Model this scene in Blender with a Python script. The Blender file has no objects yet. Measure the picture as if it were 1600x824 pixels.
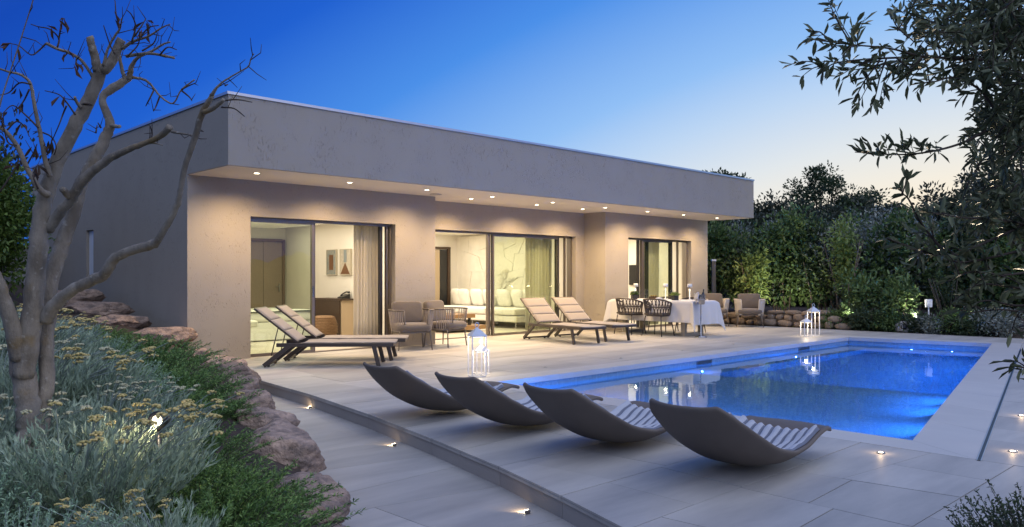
import bpy, bmesh, math, random
import numpy as np
from mathutils import Vector, Matrix
random.seed(7); RNG = np.random.default_rng(7)
R = math.radians
S = bpy.context.scene
COL = S.collection

# ------------------------------------------------------------------ camera
cam = bpy.data.cameras.new('camera'); camo = bpy.data.objects.new('camera', cam); COL.objects.link(camo)
cam.sensor_width = 36; cam.lens = 27.77; cam.shift_y = 0.0125; cam.clip_end = 2000; cam.clip_start = 0.05
camo.location = (0, 0, 1.3); camo.rotation_euler = (R(90), 0, 0); S.camera = camo

# ------------------------------------------------------------------ sky: dusk, the sun has just set to the right of the frame
w = bpy.data.worlds.new('World'); S.world = w; w.use_nodes = True
nt = w.node_tree; N = nt.nodes; LK = nt.links; bg = N['Background']
tc = N.new('ShaderNodeTexCoord')
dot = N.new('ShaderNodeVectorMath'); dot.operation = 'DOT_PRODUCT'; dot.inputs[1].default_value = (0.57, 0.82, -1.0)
LK.new(tc.outputs['Generated'], dot.inputs[0])
mr = N.new('ShaderNodeMapRange'); mr.inputs['From Min'].default_value = -1.0; mr.inputs['From Max'].default_value = 1.0
LK.new(dot.outputs['Value'], mr.inputs['Value'])
cr = N.new('ShaderNodeValToRGB'); LK.new(mr.outputs[0], cr.inputs[0])
def lin(c):
    return tuple(((x/255)/12.92 if x/255 <= .04045 else ((x/255+.055)/1.055)**2.4) for x in c)
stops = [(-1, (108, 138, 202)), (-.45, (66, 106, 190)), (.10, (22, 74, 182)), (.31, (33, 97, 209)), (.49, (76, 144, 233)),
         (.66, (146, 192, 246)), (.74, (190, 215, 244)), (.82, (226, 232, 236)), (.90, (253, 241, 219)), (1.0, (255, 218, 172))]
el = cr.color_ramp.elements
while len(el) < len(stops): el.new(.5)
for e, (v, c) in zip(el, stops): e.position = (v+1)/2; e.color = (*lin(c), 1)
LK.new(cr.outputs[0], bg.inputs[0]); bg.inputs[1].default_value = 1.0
# soft after-glow of the bright half of the sky, right of the frame
sl = bpy.data.lights.new('sun', 'SUN'); sl.energy = 1.65; sl.angle = R(100); sl.color = (.97, .97, .97)
so = bpy.data.objects.new('sun', sl); COL.objects.link(so); so.rotation_euler = Vector((-.46, .44, -.86)).to_track_quat('-Z', 'Y').to_euler()

S.view_settings.view_transform = 'Standard'; S.view_settings.look = 'None'; S.view_settings.exposure = 0.0; S.view_settings.gamma = 1.0
cy = S.cycles
cy.use_denoising = True; cy.caustics_reflective = False; cy.sample_clamp_indirect = 4.0; cy.sample_clamp_direct = 0
cy.max_bounces = 10; cy.diffuse_bounces = 4; cy.glossy_bounces = 4; cy.transmission_bounces = 8; cy.transparent_max_bounces = 16
DOWN_W, ROOM_W, POOL_W, LANTERN_W = 150.0, 200.0, 150.0, 4.5
WARM = (1.0, .70, .38); WARMW = (1.0, .80, .55); BLUE = (.015, .20, 1.0)

# ------------------------------------------------------------------ frame of the house: u along the front, v into the house
O = Vector((-4.87, 11.85, 0)); TH = math.atan2(.6955, .7186)
U = Vector((math.cos(TH), math.sin(TH), 0)); V = Vector((-math.sin(TH), math.cos(TH), 0))
def W(u, v, z=0): p = O+U*u+V*v; return Vector((p.x, p.y, z))
def G(px, py, z=0, off=0):             # point of a level plane seen at a pixel of the photograph (survey helper)
    Y = (1.3-z)*1234/(py-432)+off; return Vector(((px-800)*Y/1234, Y, z))

# ------------------------------------------------------------------ materials
MATS = {}
def mat(name, col=(.5, .5, .5), rough=.6, metal=0, var=0, island=0, objvar=0, noise=None, bump=None, emit=None, spec=.5, trans=0, coords='Object', sheen=0):
    """noise=(scale, stretch, colour2, contrast) ; bump=(scale, stretch, strength, distance)"""
    if name in MATS: return MATS[name]
    m = bpy.data.materials.new(name); m.use_nodes = True; MATS[name] = m
    t = m.node_tree; n = t.nodes; l = t.links; p = n['Principled BSDF']
    p.inputs['Base Color'].default_value = (*col, 1); p.inputs['Roughness'].default_value = rough; p.inputs['Metallic'].default_value = metal
    p.inputs['Specular IOR Level'].default_value = spec
    if sheen: p.inputs['Sheen Weight'].default_value = sheen
    out = None
    def coord(scale, st):
        c = n.new('ShaderNodeTexCoord'); mp = n.new('ShaderNodeMapping'); mp.inputs['Scale'].default_value = tuple(scale*s for s in st)
        l.new(c.outputs[coords], mp.inputs[0]); return mp.outputs[0]
    if noise:
        sc, st, c2, con = noise
        nz = n.new('ShaderNodeTexNoise'); nz.inputs['Scale'].default_value = 1; nz.inputs['Detail'].default_value = 6; nz.inputs['Roughness'].default_value = .62
        l.new(coord(sc, st), nz.inputs['Vector'])
        rr = n.new('ShaderNodeMapRange'); rr.inputs['From Min'].default_value = .5-con; rr.inputs['From Max'].default_value = .5+con
        l.new(nz.outputs[0], rr.inputs[0])
        mx = n.new('ShaderNodeMix'); mx.data_type = 'RGBA'; l.new(rr.outputs[0], mx.inputs[0]); mx.inputs[6].default_value = (*col, 1); mx.inputs[7].default_value = (*c2, 1)
        out = mx.outputs[2]
    if island or objvar:
        if island:
            g = n.new('ShaderNodeNewGeometry'); src = g.outputs['Random Per Island']
        else:
            g = n.new('ShaderNodeObjectInfo'); src = g.outputs['Random']
        k = island or objvar
        rr = n.new('ShaderNodeMapRange'); rr.inputs['To Min'].default_value = 1-k; rr.inputs['To Max'].default_value = 1+k; l.new(src, rr.inputs[0])
        hs = n.new('ShaderNodeHueSaturation'); l.new(rr.outputs[0], hs.inputs['Value'])
        if island:
            r2 = n.new('ShaderNodeMapRange'); r2.inputs['To Min'].default_value = .5+.03*k; r2.inputs['To Max'].default_value = .5-.04*k; l.new(src, r2.inputs[0]); l.new(r2.outputs[0], hs.inputs['Hue'])
        if out: l.new(out, hs.inputs['Color'])
        else: hs.inputs['Color'].default_value = (*col, 1)
        out = hs.outputs[0]
    if out: l.new(out, p.inputs['Base Color'])
    if bump:
        if isinstance(bump, tuple): bump = [bump]
        prev = None
        for sc, st, s, d in bump:
            nz = n.new('ShaderNodeTexNoise'); nz.inputs['Scale'].default_value = 1; nz.inputs['Detail'].default_value = 5
            l.new(coord(sc, st), nz.inputs['Vector'])
            b = n.new('ShaderNodeBump'); b.inputs['Strength'].default_value = s; b.inputs['Distance'].default_value = d; l.new(nz.outputs[0], b.inputs['Height'])
            if prev: l.new(prev, b.inputs['Normal'])
            prev = b.outputs[0]
        l.new(prev, p.inputs['Normal'])
    if emit:
        p.inputs['Emission Color'].default_value = (*emit[0], 1); p.inputs['Emission Strength'].default_value = emit[1]
    if trans:
        tr = n.new('ShaderNodeBsdfTranslucent'); ms = n.new('ShaderNodeMixShader'); ms.inputs[0].default_value = trans
        if out: l.new(out, tr.inputs[0])
        else: tr.inputs[0].default_value = (*col, 1)
        l.new(p.outputs[0], ms.inputs[1]); l.new(tr.outputs[0], ms.inputs[2]); l.new(ms.outputs[0], n['Material Output'].inputs[0])
    return m

def stucco(name, c1, c2, strength=.7):
    """trowelled render: fine grain with short upright drag marks"""
    m = mat(name, c1, .92, noise=(2.2, (1, 1, .45), c2, .22), spec=.2)
    t = m.node_tree; n = t.nodes; l = t.links; p = n['Principled BSDF']
    c = n.new('ShaderNodeTexCoord'); mp = n.new('ShaderNodeMapping'); mp.inputs['Scale'].default_value = (84, 84, 20); l.new(c.outputs['Object'], mp.inputs[0])
    nz = n.new('ShaderNodeTexNoise'); nz.inputs['Scale'].default_value = 1; nz.inputs['Detail'].default_value = 3; nz.inputs['Distortion'].default_value = .25; l.new(mp.outputs[0], nz.inputs['Vector'])
    rp = n.new('ShaderNodeMapRange'); rp.inputs['From Min'].default_value = .60; rp.inputs['From Max'].default_value = .68; l.new(nz.outputs[0], rp.inputs[0])
    n2 = n.new('ShaderNodeTexNoise'); n2.inputs['Scale'].default_value = 3; l.new(c.outputs['Object'], n2.inputs['Vector'])
    r2 = n.new('ShaderNodeMapRange'); r2.inputs['From Min'].default_value = .42; r2.inputs['From Max'].default_value = .6; l.new(n2.outputs[0], r2.inputs[0])
    mu = n.new('ShaderNodeMath'); mu.operation = 'MULTIPLY'; l.new(rp.outputs[0], mu.inputs[0]); l.new(r2.outputs[0], mu.inputs[1])
    b = n.new('ShaderNodeBump'); b.invert = True; b.inputs['Strength'].default_value = strength; b.inputs['Distance'].default_value = .012; l.new(mu.outputs[0], b.inputs['Height'])
    n3 = n.new('ShaderNodeTexNoise'); n3.inputs['Scale'].default_value = 170; l.new(c.outputs['Object'], n3.inputs['Vector'])
    b2 = n.new('ShaderNodeBump'); b2.inputs['Strength'].default_value = .25; b2.inputs['Distance'].default_value = .004; l.new(n3.outputs[0], b2.inputs['Height']); l.new(b.outputs[0], b2.inputs['Normal'])
    l.new(b2.outputs[0], p.inputs['Normal'])
    # drag marks tinted darker than the render around them
    src = p.inputs['Base Color'].links[0].from_socket
    mx = n.new('ShaderNodeMix'); mx.data_type = 'RGBA'; mx.blend_type = 'MULTIPLY'; l.new(mu.outputs[0], mx.inputs[0]); l.new(src, mx.inputs[6]); mx.inputs[7].default_value = (.78, .765, .75, 1)
    l.new(mx.outputs[2], p.inputs['Base Color'])
    return m

M_STUCCO = stucco('stucco', (.385, .345, .29), (.365, .327, .275), .7)
M_SOFFIT = mat('soffit_paint', (.80, .73, .63), .85, noise=(1.2, (1, 1, 1), (.77, .70, .60), .2), spec=.2)
M_CAP = mat('aluminium_cap', (.62, .63, .65), .35, .9)
M_STONE = mat('terrace_stone', (.50, .475, .435), .52, noise=(1.3, (.5, 2.4, 1), (.33, .315, .295), .20), objvar=.11, bump=[(26, (1, 2.2, 1), .16, .004), (3, (1, 3, 1), .1, .01)], spec=.5)
M_STONE2 = mat('coping_stone', (.55, .53, .50), .48, noise=(1.3, (2, .8, 1), (.48, .465, .45), .22), objvar=.04, bump=(30, (1, 1, 1), .10, .003), spec=.5)
M_GROUT = mat('grout', (.20, .19, .18), .95)
M_RISER = mat('riser_stone', (.36, .33, .30), .8, noise=(4, (1, 1, 3), (.33, .30, .275), .2), objvar=.06, bump=(40, (1, 1, 1), .2, .004))
M_SOIL = mat('soil', (.075, .05, .035), .95, noise=(7, (1, 1, 1), (.035, .026, .02), .2), bump=(30, (1, 1, 1), .8, .03))
M_GROUND = mat('ground_earth', (.06, .055, .035), .95, noise=(.8, (1, 1, 1), (.04, .05, .025), .2), bump=(6, (1, 1, 1), .6, .05))
M_DARKMET = mat('dark_frame', (.035, .034, .036), .4, .3)
M_FRAME = mat('bronze_frame', (.23, .20, .175), .38, .75)
M_LMET = mat('lounger_metal', (.075, .062, .054), .42, .35, bump=(200, (1, 1, 1), .05, .001))
M_SLING = mat('sling_fabric', (.30, .262, .228), .85, noise=(160, (1, 1, 1), (.26, .225, .195), .12), bump=(420, (1, 1, 1), .25, .002), sheen=.2)
M_SHELL = mat('moulded_shell', (.155, .130, .112), .62, noise=(6, (1, 1, 1), (.14, .118, .10), .2), bump=(130, (1, 1, 1), .10, .002), spec=.3)
M_QUILT = mat('quilted_fabric', (.52, .55, .61), .9, noise=(300, (1, 1, 1), (.38, .39, .43), .15), bump=(420, (1, 1, 1), .3, .002), sheen=.3)
M_TAUPE = mat('taupe_cushion', (.135, .112, .093), .9, noise=(220, (1, 1, 1), (.115, .095, .08), .15), bump=[(350, (1, 1, 1), .25, .002), (5, (1, 1, 1), .25, .03)], sheen=.3)
M_ROPE = mat('taupe_rope', (.33, .28, .235), .85, bump=(300, (1, 1, 1), .4, .003))
M_BAND = mat('pale_rope_band', (.52, .47, .41), .85, bump=(260, (1, 1, 1), .5, .004))
M_DROPE = mat('dark_rope', (.055, .045, .04), .8, bump=(300, (1, 1, 1), .4, .003))
M_LEG = mat('taupe_leg', (.17, .145, .125), .45, .4)
M_WHITE = mat('white_metal', (.78, .77, .75), .4)
M_CLOTH = mat('tablecloth_linen', (.66, .65, .65), .9, noise=(60, (1, 1, 1), (.62, .61, .61), .2), bump=[(300, (1, 1, 1), .2, .002), (5, (1, 1, .4), .25, .03)])
M_SHEER = mat('sheer_curtain', (.74, .70, .62), .9, trans=.45)
M_INT = mat('interior_paint', (.80, .755, .66), .85, noise=(2, (1, 1, 1), (.77, .725, .63), .2))
M_CEIL = mat('interior_ceiling', (.84, .80, .70), .9)
M_FLOORI = mat('interior_floor', (.60, .55, .47), .4, noise=(2, (1, 3, 1), (.54, .49, .42), .2))
M_WOOD = mat('oak_wood', (.33, .20, .10), .5, noise=(9, (1, 6, 1), (.25, .145, .07), .2))
M_DWOOD = mat('dark_wood', (.07, .042, .026), .45, noise=(9, (1, 1, 6), (.05, .03, .018), .2))
M_DOORW = mat('door_wood', (.30, .23, .17), .5, noise=(8, (6, 6, 1), (.26, .195, .14), .2))
M_TAN = mat('tan_panel', (.52, .40, .26), .6)
M_WICK = mat('wicker', (.26, .15, .07), .7, noise=(30, (1, 1, 1), (.16, .09, .04), .2))
M_SOFA = mat('sofa_linen', (.80, .77, .70), .92, bump=[(240, (1, 1, 1), .2, .002), (6, (1, 1, 1), .3, .03)])
M_BED = mat('bed_linen', (.70, .70, .64), .92, bump=(5, (1, 1, 1), .3, .04))
M_TV = mat('black_screen', (.012, .012, .013), .15)
M_BLACK = mat('black_plastic', (.02, .02, .021), .4)
M_CHROME = mat('chrome', (.42, .42, .43), .2, 1)
M_BOTTLE = mat('dark_bottle', (.012, .016, .022), .12)
M_ROCK = mat('granite_boulder', (.46, .33, .25), .9, noise=(7, (1, 1, 2.0), (.15, .115, .095), .15), island=0, objvar=.25, bump=[(14, (1, 1, 1), 1, .05), (75, (1, 1, 1), .9, .012)])
M_WSTONE = mat('wall_stone', (.36, .27, .19), .9, noise=(6, (1, 1, 1), (.25, .20, .155), .18), objvar=.25, bump=[(14, (1, 1, 1), .8, .04), (70, (1, 1, 1), .4, .01)])
M_BARK = mat('grey_bark', (.31, .275, .225), .9, noise=(11, (1, 1, .5), (.14, .12, .095), .15), bump=[(140, (1, 1, .7), .8, .004), (45, (1, 1, .35), .7, .007)])
_b = M_BARK.node_tree                       # ochre and pale lichen patches
_n, _l = _b.nodes, _b.links; _p = _n['Principled BSDF']; _c = _n.new('ShaderNodeTexCoord')
for _s, _lo, _col in ((5.0, .57, (.22, .15, .06)), (30.0, .63, (.36, .34, .30))):
    _z = _n.new('ShaderNodeTexNoise'); _z.inputs['Scale'].default_value = _s; _z.inputs['Detail'].default_value = 5; _l.new(_c.outputs['Object'], _z.inputs['Vector'])
    _m = _n.new('ShaderNodeMapRange'); _m.inputs['From Min'].default_value = _lo; _m.inputs['From Max'].default_value = _lo+.08; _m.inputs['To Max'].default_value = .75; _l.new(_z.outputs[0], _m.inputs[0])
    _x = _n.new('ShaderNodeMix'); _x.data_type = 'RGBA'; _l.new(_m.outputs[0], _x.inputs[0]); _src = _p.inputs['Base Color'].links[0].from_socket
    _l.new(_src, _x.inputs[6]); _x.inputs[7].default_value = (*_col, 1); _l.new(_x.outputs[2], _p.inputs['Base Color'])
M_TWIG = mat('dark_twig', (.05, .036, .028), .85)
M_DEADLEAF = mat('dry_leaf', (.085, .05, .035), .8, island=.5, trans=.25)
M_TRUNK = mat('pale_stem', (.25, .19, .14), .9, noise=(14, (1, 1, .3), (.12, .09, .07), .2))
M_DTRUNK = mat('dark_stem', (.07, .055, .042), .9)
def leafmat(name, c, var=.35, rough=.5, trans=.25): return mat(name, c, rough, island=var, trans=trans, spec=.4)
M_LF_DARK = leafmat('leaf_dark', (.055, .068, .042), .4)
M_LF_HEDGE = leafmat('leaf_laurel', (.115, .185, .058), .5, .4)
M_LF_LIME = leafmat('leaf_bright', (.22, .30, .08), .4, .45)
M_LF_SILV = leafmat('leaf_silver', (.30, .33, .28), .4, .5)
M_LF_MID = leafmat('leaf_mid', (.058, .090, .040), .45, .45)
M_LF_OLIVE = leafmat('leaf_olive', (.115, .14, .075), .5, .42, .22)
M_LF_ROSE = leafmat('leaf_rosemary', (.15, .27, .075), .6, .42)
M_LF_HELI = leafmat('leaf_curry', (.37, .46, .32), .45, .6)
M_LF_SANT = leafmat('leaf_cotton', (.33, .48, .30), .38, .6)
M_FLOWER = leafmat('flower_yellow', (.62, .51, .20), .3, .8, .15)
M_FLOWERP = leafmat('flower_pale', (.56, .54, .34), .25, .8, .15)

def glass_mat(name, tint=(1, 1, 1), ior=1.5, boost=0.0):
    m = bpy.data.materials.new(name); m.use_nodes = True; t = m.node_tree; n = t.nodes; l = t.links; n.remove(n['Principled BSDF'])
    tr = n.new('ShaderNodeBsdfTransparent'); tr.inputs[0].default_value = (*tint, 1)
    gl = n.new('ShaderNodeBsdfGlossy'); gl.inputs['Roughness'].default_value = .0
    lw = n.new('ShaderNodeLayerWeight'); pw = n.new('ShaderNodeMath'); pw.operation = 'POWER'; pw.inputs[1].default_value = 4.0; l.new(lw.outputs['Facing'], pw.inputs[0])
    f0 = ((ior-1)/(ior+1))**2; fr = n.new('ShaderNodeMapRange'); fr.inputs['To Min'].default_value = f0; fr.inputs['To Max'].default_value = 1; l.new(pw.outputs[0], fr.inputs['Value'])
    ms = n.new('ShaderNodeMixShader'); l.new(fr.outputs[0], ms.inputs[0]); l.new(tr.outputs[0], ms.inputs[1]); l.new(gl.outputs[0], ms.inputs[2]); l.new(ms.outputs[0], n['Material Output'].inputs[0])
    return m
M_PANE = glass_mat('window_glass', (.89, .94, .85), 1.65)
M_THIN = glass_mat('thin_glass', (.93, .95, .95), 1.45)
def emitter(name, col, s):
    m = bpy.data.materials.new(name); m.use_nodes = True; n = m.node_tree.nodes; n.remove(n['Principled BSDF'])
    e = n.new('ShaderNodeEmission'); e.inputs[0].default_value = (*col, 1); e.inputs[1].default_value = s; m.node_tree.links.new(e.outputs[0], n['Material Output'].inputs[0]); return m
M_LAMP = emitter('lamp_glow', (1, .86, .62), 14); M_LAMPB = emitter('pool_led', (.45, .62, 1), 6); M_LAMPS = emitter('soft_glow', (1, .84, .60), 2.2)
M_COVE = emitter('cove_glow', (1, .90, .70), 3.0)
# water
M_WATER = bpy.data.materials.new('water'); M_WATER.use_nodes = True
_t = M_WATER.node_tree; _n = _t.nodes; _l = _t.links; _n.remove(_n['Principled BSDF'])
_g = _n.new('ShaderNodeBsdfGlass'); _g.inputs['IOR'].default_value = 1.33; _g.inputs['Roughness'].default_value = 0; _g.inputs[0].default_value = (.82, .94, 1, 1)
_z = _n.new('ShaderNodeTexNoise'); _z.inputs['Scale'].default_value = 2.2; _z.inputs['Detail'].default_value = 3
_c = _n.new('ShaderNodeTexCoord'); _l.new(_c.outputs['Object'], _z.inputs['Vector'])
_b = _n.new('ShaderNodeBump'); _b.inputs['Strength'].default_value = .05; _b.inputs['Distance'].default_value = .05; _l.new(_z.outputs[0], _b.inputs['Height']); _l.new(_b.outputs[0], _g.inputs['Normal']); _l.new(_g.outputs[0], _n['Material Output'].inputs[0])
# pool mosaic
M_TILE = bpy.data.materials.new('pool_mosaic'); M_TILE.use_nodes = True
_t = M_TILE.node_tree; _n = _t.nodes; _l = _t.links; _p = _n['Principled BSDF']; _p.inputs['Roughness'].default_value = .35
_c = _n.new('ShaderNodeTexCoord'); _v = _n.new('ShaderNodeTexVoronoi'); _v.inputs['Scale'].default_value = 32; _v.inputs['Randomness'].default_value = .15; _l.new(_c.outputs['Object'], _v.inputs['Vector'])
_h = _n.new('ShaderNodeMapRange'); _h.inputs['To Min'].default_value = .88; _h.inputs['To Max'].default_value = 1.1
_s = _n.new('ShaderNodeSeparateColor'); _l.new(_v.outputs['Color'], _s.inputs[0]); _l.new(_s.outputs[0], _h.inputs[0])
_hs = _n.new('ShaderNodeHueSaturation'); _hs.inputs['Color'].default_value = (.20, .31, .42, 1); _l.new(_h.outputs[0], _hs.inputs['Value']); _l.new(_hs.outputs[0], _p.inputs['Base Color'])

# ------------------------------------------------------------------ object helpers
def link(o, parent=None):
    COL.objects.link(o)
    if parent is not None: o.parent = parent
    return o
def tag(o, label=None, cat=None, group=None, kind=None):
    if label: o['label'] = label
    if cat: o['category'] = cat
    if group: o['group'] = group
    if kind: o['kind'] = kind
    return o
def thing(name, label, cat, loc=(0, 0, 0), rz=0, group=None):
    o = bpy.data.objects.new(name, None); o.empty_display_size = .1; link(o); o.location = loc; o.rotation_euler = (0, 0, rz)
    return tag(o, label, cat, group)
class MB:
    """collects verts and faces for ONE mesh object"""
    def __init__(s): s.v = []; s.f = []; s.sm = []
    def add(s, vs, fs, smooth=False):
        b = len(s.v); s.v += [tuple(x) for x in vs]; s.f += [tuple(i+b for i in f) for f in fs]; s.sm += [smooth]*len(fs); return s
    def box(s, c, d, M=None, ch=0):
        x, y, z = d[0]/2, d[1]/2, d[2]/2
        if ch:
            h = min(ch, x*.9, y*.9, z*.9); vs = []; 
            bm = bmesh.new(); bmesh.ops.create_cube(bm, size=1)
            for q in bm.verts: q.co = Vector((q.co.x*d[0], q.co.y*d[1], q.co.z*d[2]))
            bmesh.ops.bevel(bm, geom=list(bm.edges), offset=h, segments=2, affect='EDGES', profile=.5)
            bm.verts.index_update(); vs = [q.co.copy() for q in bm.verts]; fs = [[q.index for q in f.verts] for f in bm.faces]; bm.free()
            vs = [Vector(c)+(M @ q if M else q) for q in vs]
            return s.add(vs, fs)
        vs = [Vector((a*x, b*y, e*z)) for e in (-1, 1) for a, b in ((-1, -1), (1, -1), (1, 1), (-1, 1))]
        vs = [Vector(c)+(M @ q if M else q) for q in vs]
        return s.add(vs, [(3, 2, 1, 0), (4, 5, 6, 7), (0, 1, 5, 4), (1, 2, 6, 5), (2, 3, 7, 6), (3, 0, 4, 7)])
    def bar(s, a, b, wd, ht, up=(0, 0, 1), ch=0):
        a, b = Vector(a), Vector(b); x = (b-a).normalized(); y = Vector(up).cross(x)
        if y.length < 1e-4: y = Vector((0, 1, 0)).cross(x)
        y.normalize(); z = x.cross(y); M = Matrix((x, y, z)).transposed()
        return s.box((a+b)/2, ((b-a).length, wd, ht), M, ch)
    def tube(s, pts, rad, n=8, cap=True, closed=False):
        pts = [Vector(p) for p in pts]; k = len(pts)
        if not isinstance(rad, (list, tuple)): rad = [rad]*k
        ref = None; vs = []; fs = []
        for i, p in enumerate(pts):
            d = (pts[(i+1) % k]-pts[i-1]) if closed else (pts[min(i+1, k-1)]-pts[max(i-1, 0)])
            d.normalize()
            if ref is None:
                ref = Vector((0, 0, 1)) if abs(d.z) < .9 else Vector((1, 0, 0))
            x = (ref-d*ref.dot(d))
            if x.length < 1e-5: x = Vector((1, 0, 0))-d*d.x
            x.normalize(); y = d.cross(x); ref = x
            vs += [p+(x*math.cos(2*math.pi*j/n)+y*math.sin(2*math.pi*j/n))*rad[i] for j in range(n)]
        for i in range(k if closed else k-1):
            i2 = (i+1) % k
            for j in range(n): fs.append((i*n+j, i*n+(j+1) % n, i2*n+(j+1) % n, i2*n+j))
        if cap and not closed: fs += [tuple(range(n-1, -1, -1)), tuple((k-1)*n+j for j in range(n))]
        return s.add(vs, fs, True)
    def lathe(s, prof, n=16, c=(0, 0, 0)):
        c = Vector(c); vs = []; fs = []
        for r, z in prof: vs += [c+Vector((r*math.cos(2*math.pi*j/n), r*math.sin(2*math.pi*j/n), z)) for j in range(n)]
        for i in range(len(prof)-1):
            for j in range(n): fs.append((i*n+j, i*n+(j+1) % n, (i+1)*n+(j+1) % n, (i+1)*n+j))
        if prof[0][0] > 1e-4: fs.append(tuple(range(n-1, -1, -1)))
        if prof[-1][0] > 1e-4: fs.append(tuple((len(prof)-1)*n+j for j in range(n)))
        return s.add(vs, fs, True)
    def prism(s, poly, z0, z1):
        k = len(poly); vs = [(p[0], p[1], z0) for p in poly]+[(p[0], p[1], z1) for p in poly]
        return s.add(vs, [tuple(range(k-1, -1, -1)), tuple(range(k, 2*k))]+[(i, (i+1) % k, k+(i+1) % k, k+i) for i in range(k)])
    def prism_dir(s, poly3, off):
        k = len(poly3); off = Vector(off); vs = [Vector(p) for p in poly3]+[Vector(p)+off for p in poly3]
        return s.add(vs, [tuple(range(k-1, -1, -1)), tuple(range(k, 2*k))]+[(i, (i+1) % k, k+(i+1) % k, k+i) for i in range(k)])
    def grid(s, fn, nu, nv, closed=False, smooth=True):
        vs = [fn(i/(nu if closed else nu-1), j/(nv-1)) for j in range(nv) for i in range(nu)]; fs = []
        for j in range(nv-1):
            for i in range(nu if closed else nu-1): fs.append((j*nu+i, j*nu+(i+1) % nu, (j+1)*nu+(i+1) % nu, (j+1)*nu+i))
        return s.add(vs, fs, smooth)
    def mesh(s, name, m):
        me = bpy.data.meshes.new(name); me.from_pydata(s.v, [], s.f); me.polygons.foreach_set('use_smooth', s.sm)
        if m: me.materials.append(m)
        bm = bmesh.new(); bm.from_mesh(me); bmesh.ops.recalc_face_normals(bm, faces=bm.faces); bm.to_mesh(me); bm.free(); me.update(); return me
    def build(s, name, m, parent=None, kind=None):
        o = bpy.data.objects.new(name, s.mesh(name, m)); link(o, parent)
        if kind: o['kind'] = kind
        return o
def part(name, m, parent, fn):
    b = MB(); fn(b); return b.build(name, m, parent)
def np_mesh(name, verts, quads, m, parent=None, tris=None, smooth=False):
    """fast mesh from numpy arrays (leaves)"""
    me = bpy.data.meshes.new(name); nv = len(verts); me.vertices.add(nv); me.vertices.foreach_set('co', np.asarray(verts, np.float32).ravel())
    idx = np.asarray(quads, np.int32); k = idx.shape[1]; me.loops.add(idx.size); me.loops.foreach_set('vertex_index', idx.ravel())
    me.polygons.add(len(idx)); me.polygons.foreach_set('loop_start', np.arange(len(idx), dtype=np.int32)*k)
    if smooth: me.polygons.foreach_set('use_smooth', np.ones(len(idx), bool))
    me.materials.append(m); me.update(calc_edges=True)
    return link(bpy.data.objects.new(name, me), parent)
def subsurf(o, l=1):
    md = o.modifiers.new('s', 'SUBSURF'); md.levels = l; md.render_levels = l; return o
def copy_tree(o, parent=None):
    c = o.copy(); link(c); 
    if parent is not None: c.parent = parent
    for ch in list(o.children): copy_tree(ch, c)
    return c
def lamp(name, kind, loc, power, col=WARM, radius=.03, parent=None, aim=None, size=90, blend=.6):
    l = bpy.data.lights.new(name, kind); l.energy = power; l.color = col
    if kind in ('POINT', 'SPOT'): l.shadow_soft_size = radius
    if kind == 'SPOT': l.spot_size = R(size); l.spot_blend = blend
    o = bpy.data.objects.new(name, l); link(o, parent); o.location = loc
    if aim is not None: o.rotation_euler = Vector(aim).to_track_quat('-Z', 'Y').to_euler()
    return o
def catmull(P, n):
    P = [Vector(p) for p in P]; P = [P[0]*2-P[1]]+P+[P[-1]*2-P[-2]]; out = []
    for i in range(1, len(P)-2):
        for k in range(n):
            t = k/n; a, b, c, d = P[i-1:i+3]
            out.append(.5*((2*b)+(c-a)*t+(2*a-5*b+4*c-d)*t*t+(3*b-a-3*c+d)*t**3))
    out.append(P[-2]); return out
def unit(a): return a/np.maximum(np.linalg.norm(a, axis=1, keepdims=True), 1e-9)
def leaf_arrays(base, d, L, Wd, lens=False, bend=0.0, nrm=None, rng=RNG):
    """leaf blades: rhomb (4 verts) or folded lens (6 verts, two quads)"""
    n = len(base); d = unit(d)
    if nrm is None: nrm = rng.normal(size=(n, 3))+np.array([0, 0, 1.2])
    side = unit(np.cross(d, nrm)); up = unit(np.cross(side, d)); L = np.broadcast_to(L, n)[:, None]; Wd = np.broadcast_to(Wd, n)[:, None]
    if not lens:
        v = np.stack([base, base+d*L*.45+side*Wd/2+up*L*bend, base+d*L, base+d*L*.45-side*Wd/2+up*L*bend], 1).reshape(-1, 3)
        return v, np.arange(4*n).reshape(n, 4)
    m1 = base+d*L*.32; m2 = base+d*L*.68+up*L*bend*.5; tip = base+d*L-up*L*bend
    v = np.stack([base, m1+side*Wd*.46+up*Wd*.15, m2+side*Wd*.42+up*Wd*.15, tip, m2-side*Wd*.42+up*Wd*.15, m1-side*Wd*.46+up*Wd*.15], 1).reshape(-1, 3)
    i = np.arange(n)[:, None]*6
    return v, np.concatenate([i+np.array([[0, 1, 2, 3]]), i+np.array([[0, 3, 4, 5]])], 0)
def join_arrays(parts):
    vs, fs, b = [], [], 0
    for v, f in parts: vs.append(v); fs.append(f+b); b += len(v)
    return np.concatenate(vs), np.concatenate(fs)

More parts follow.
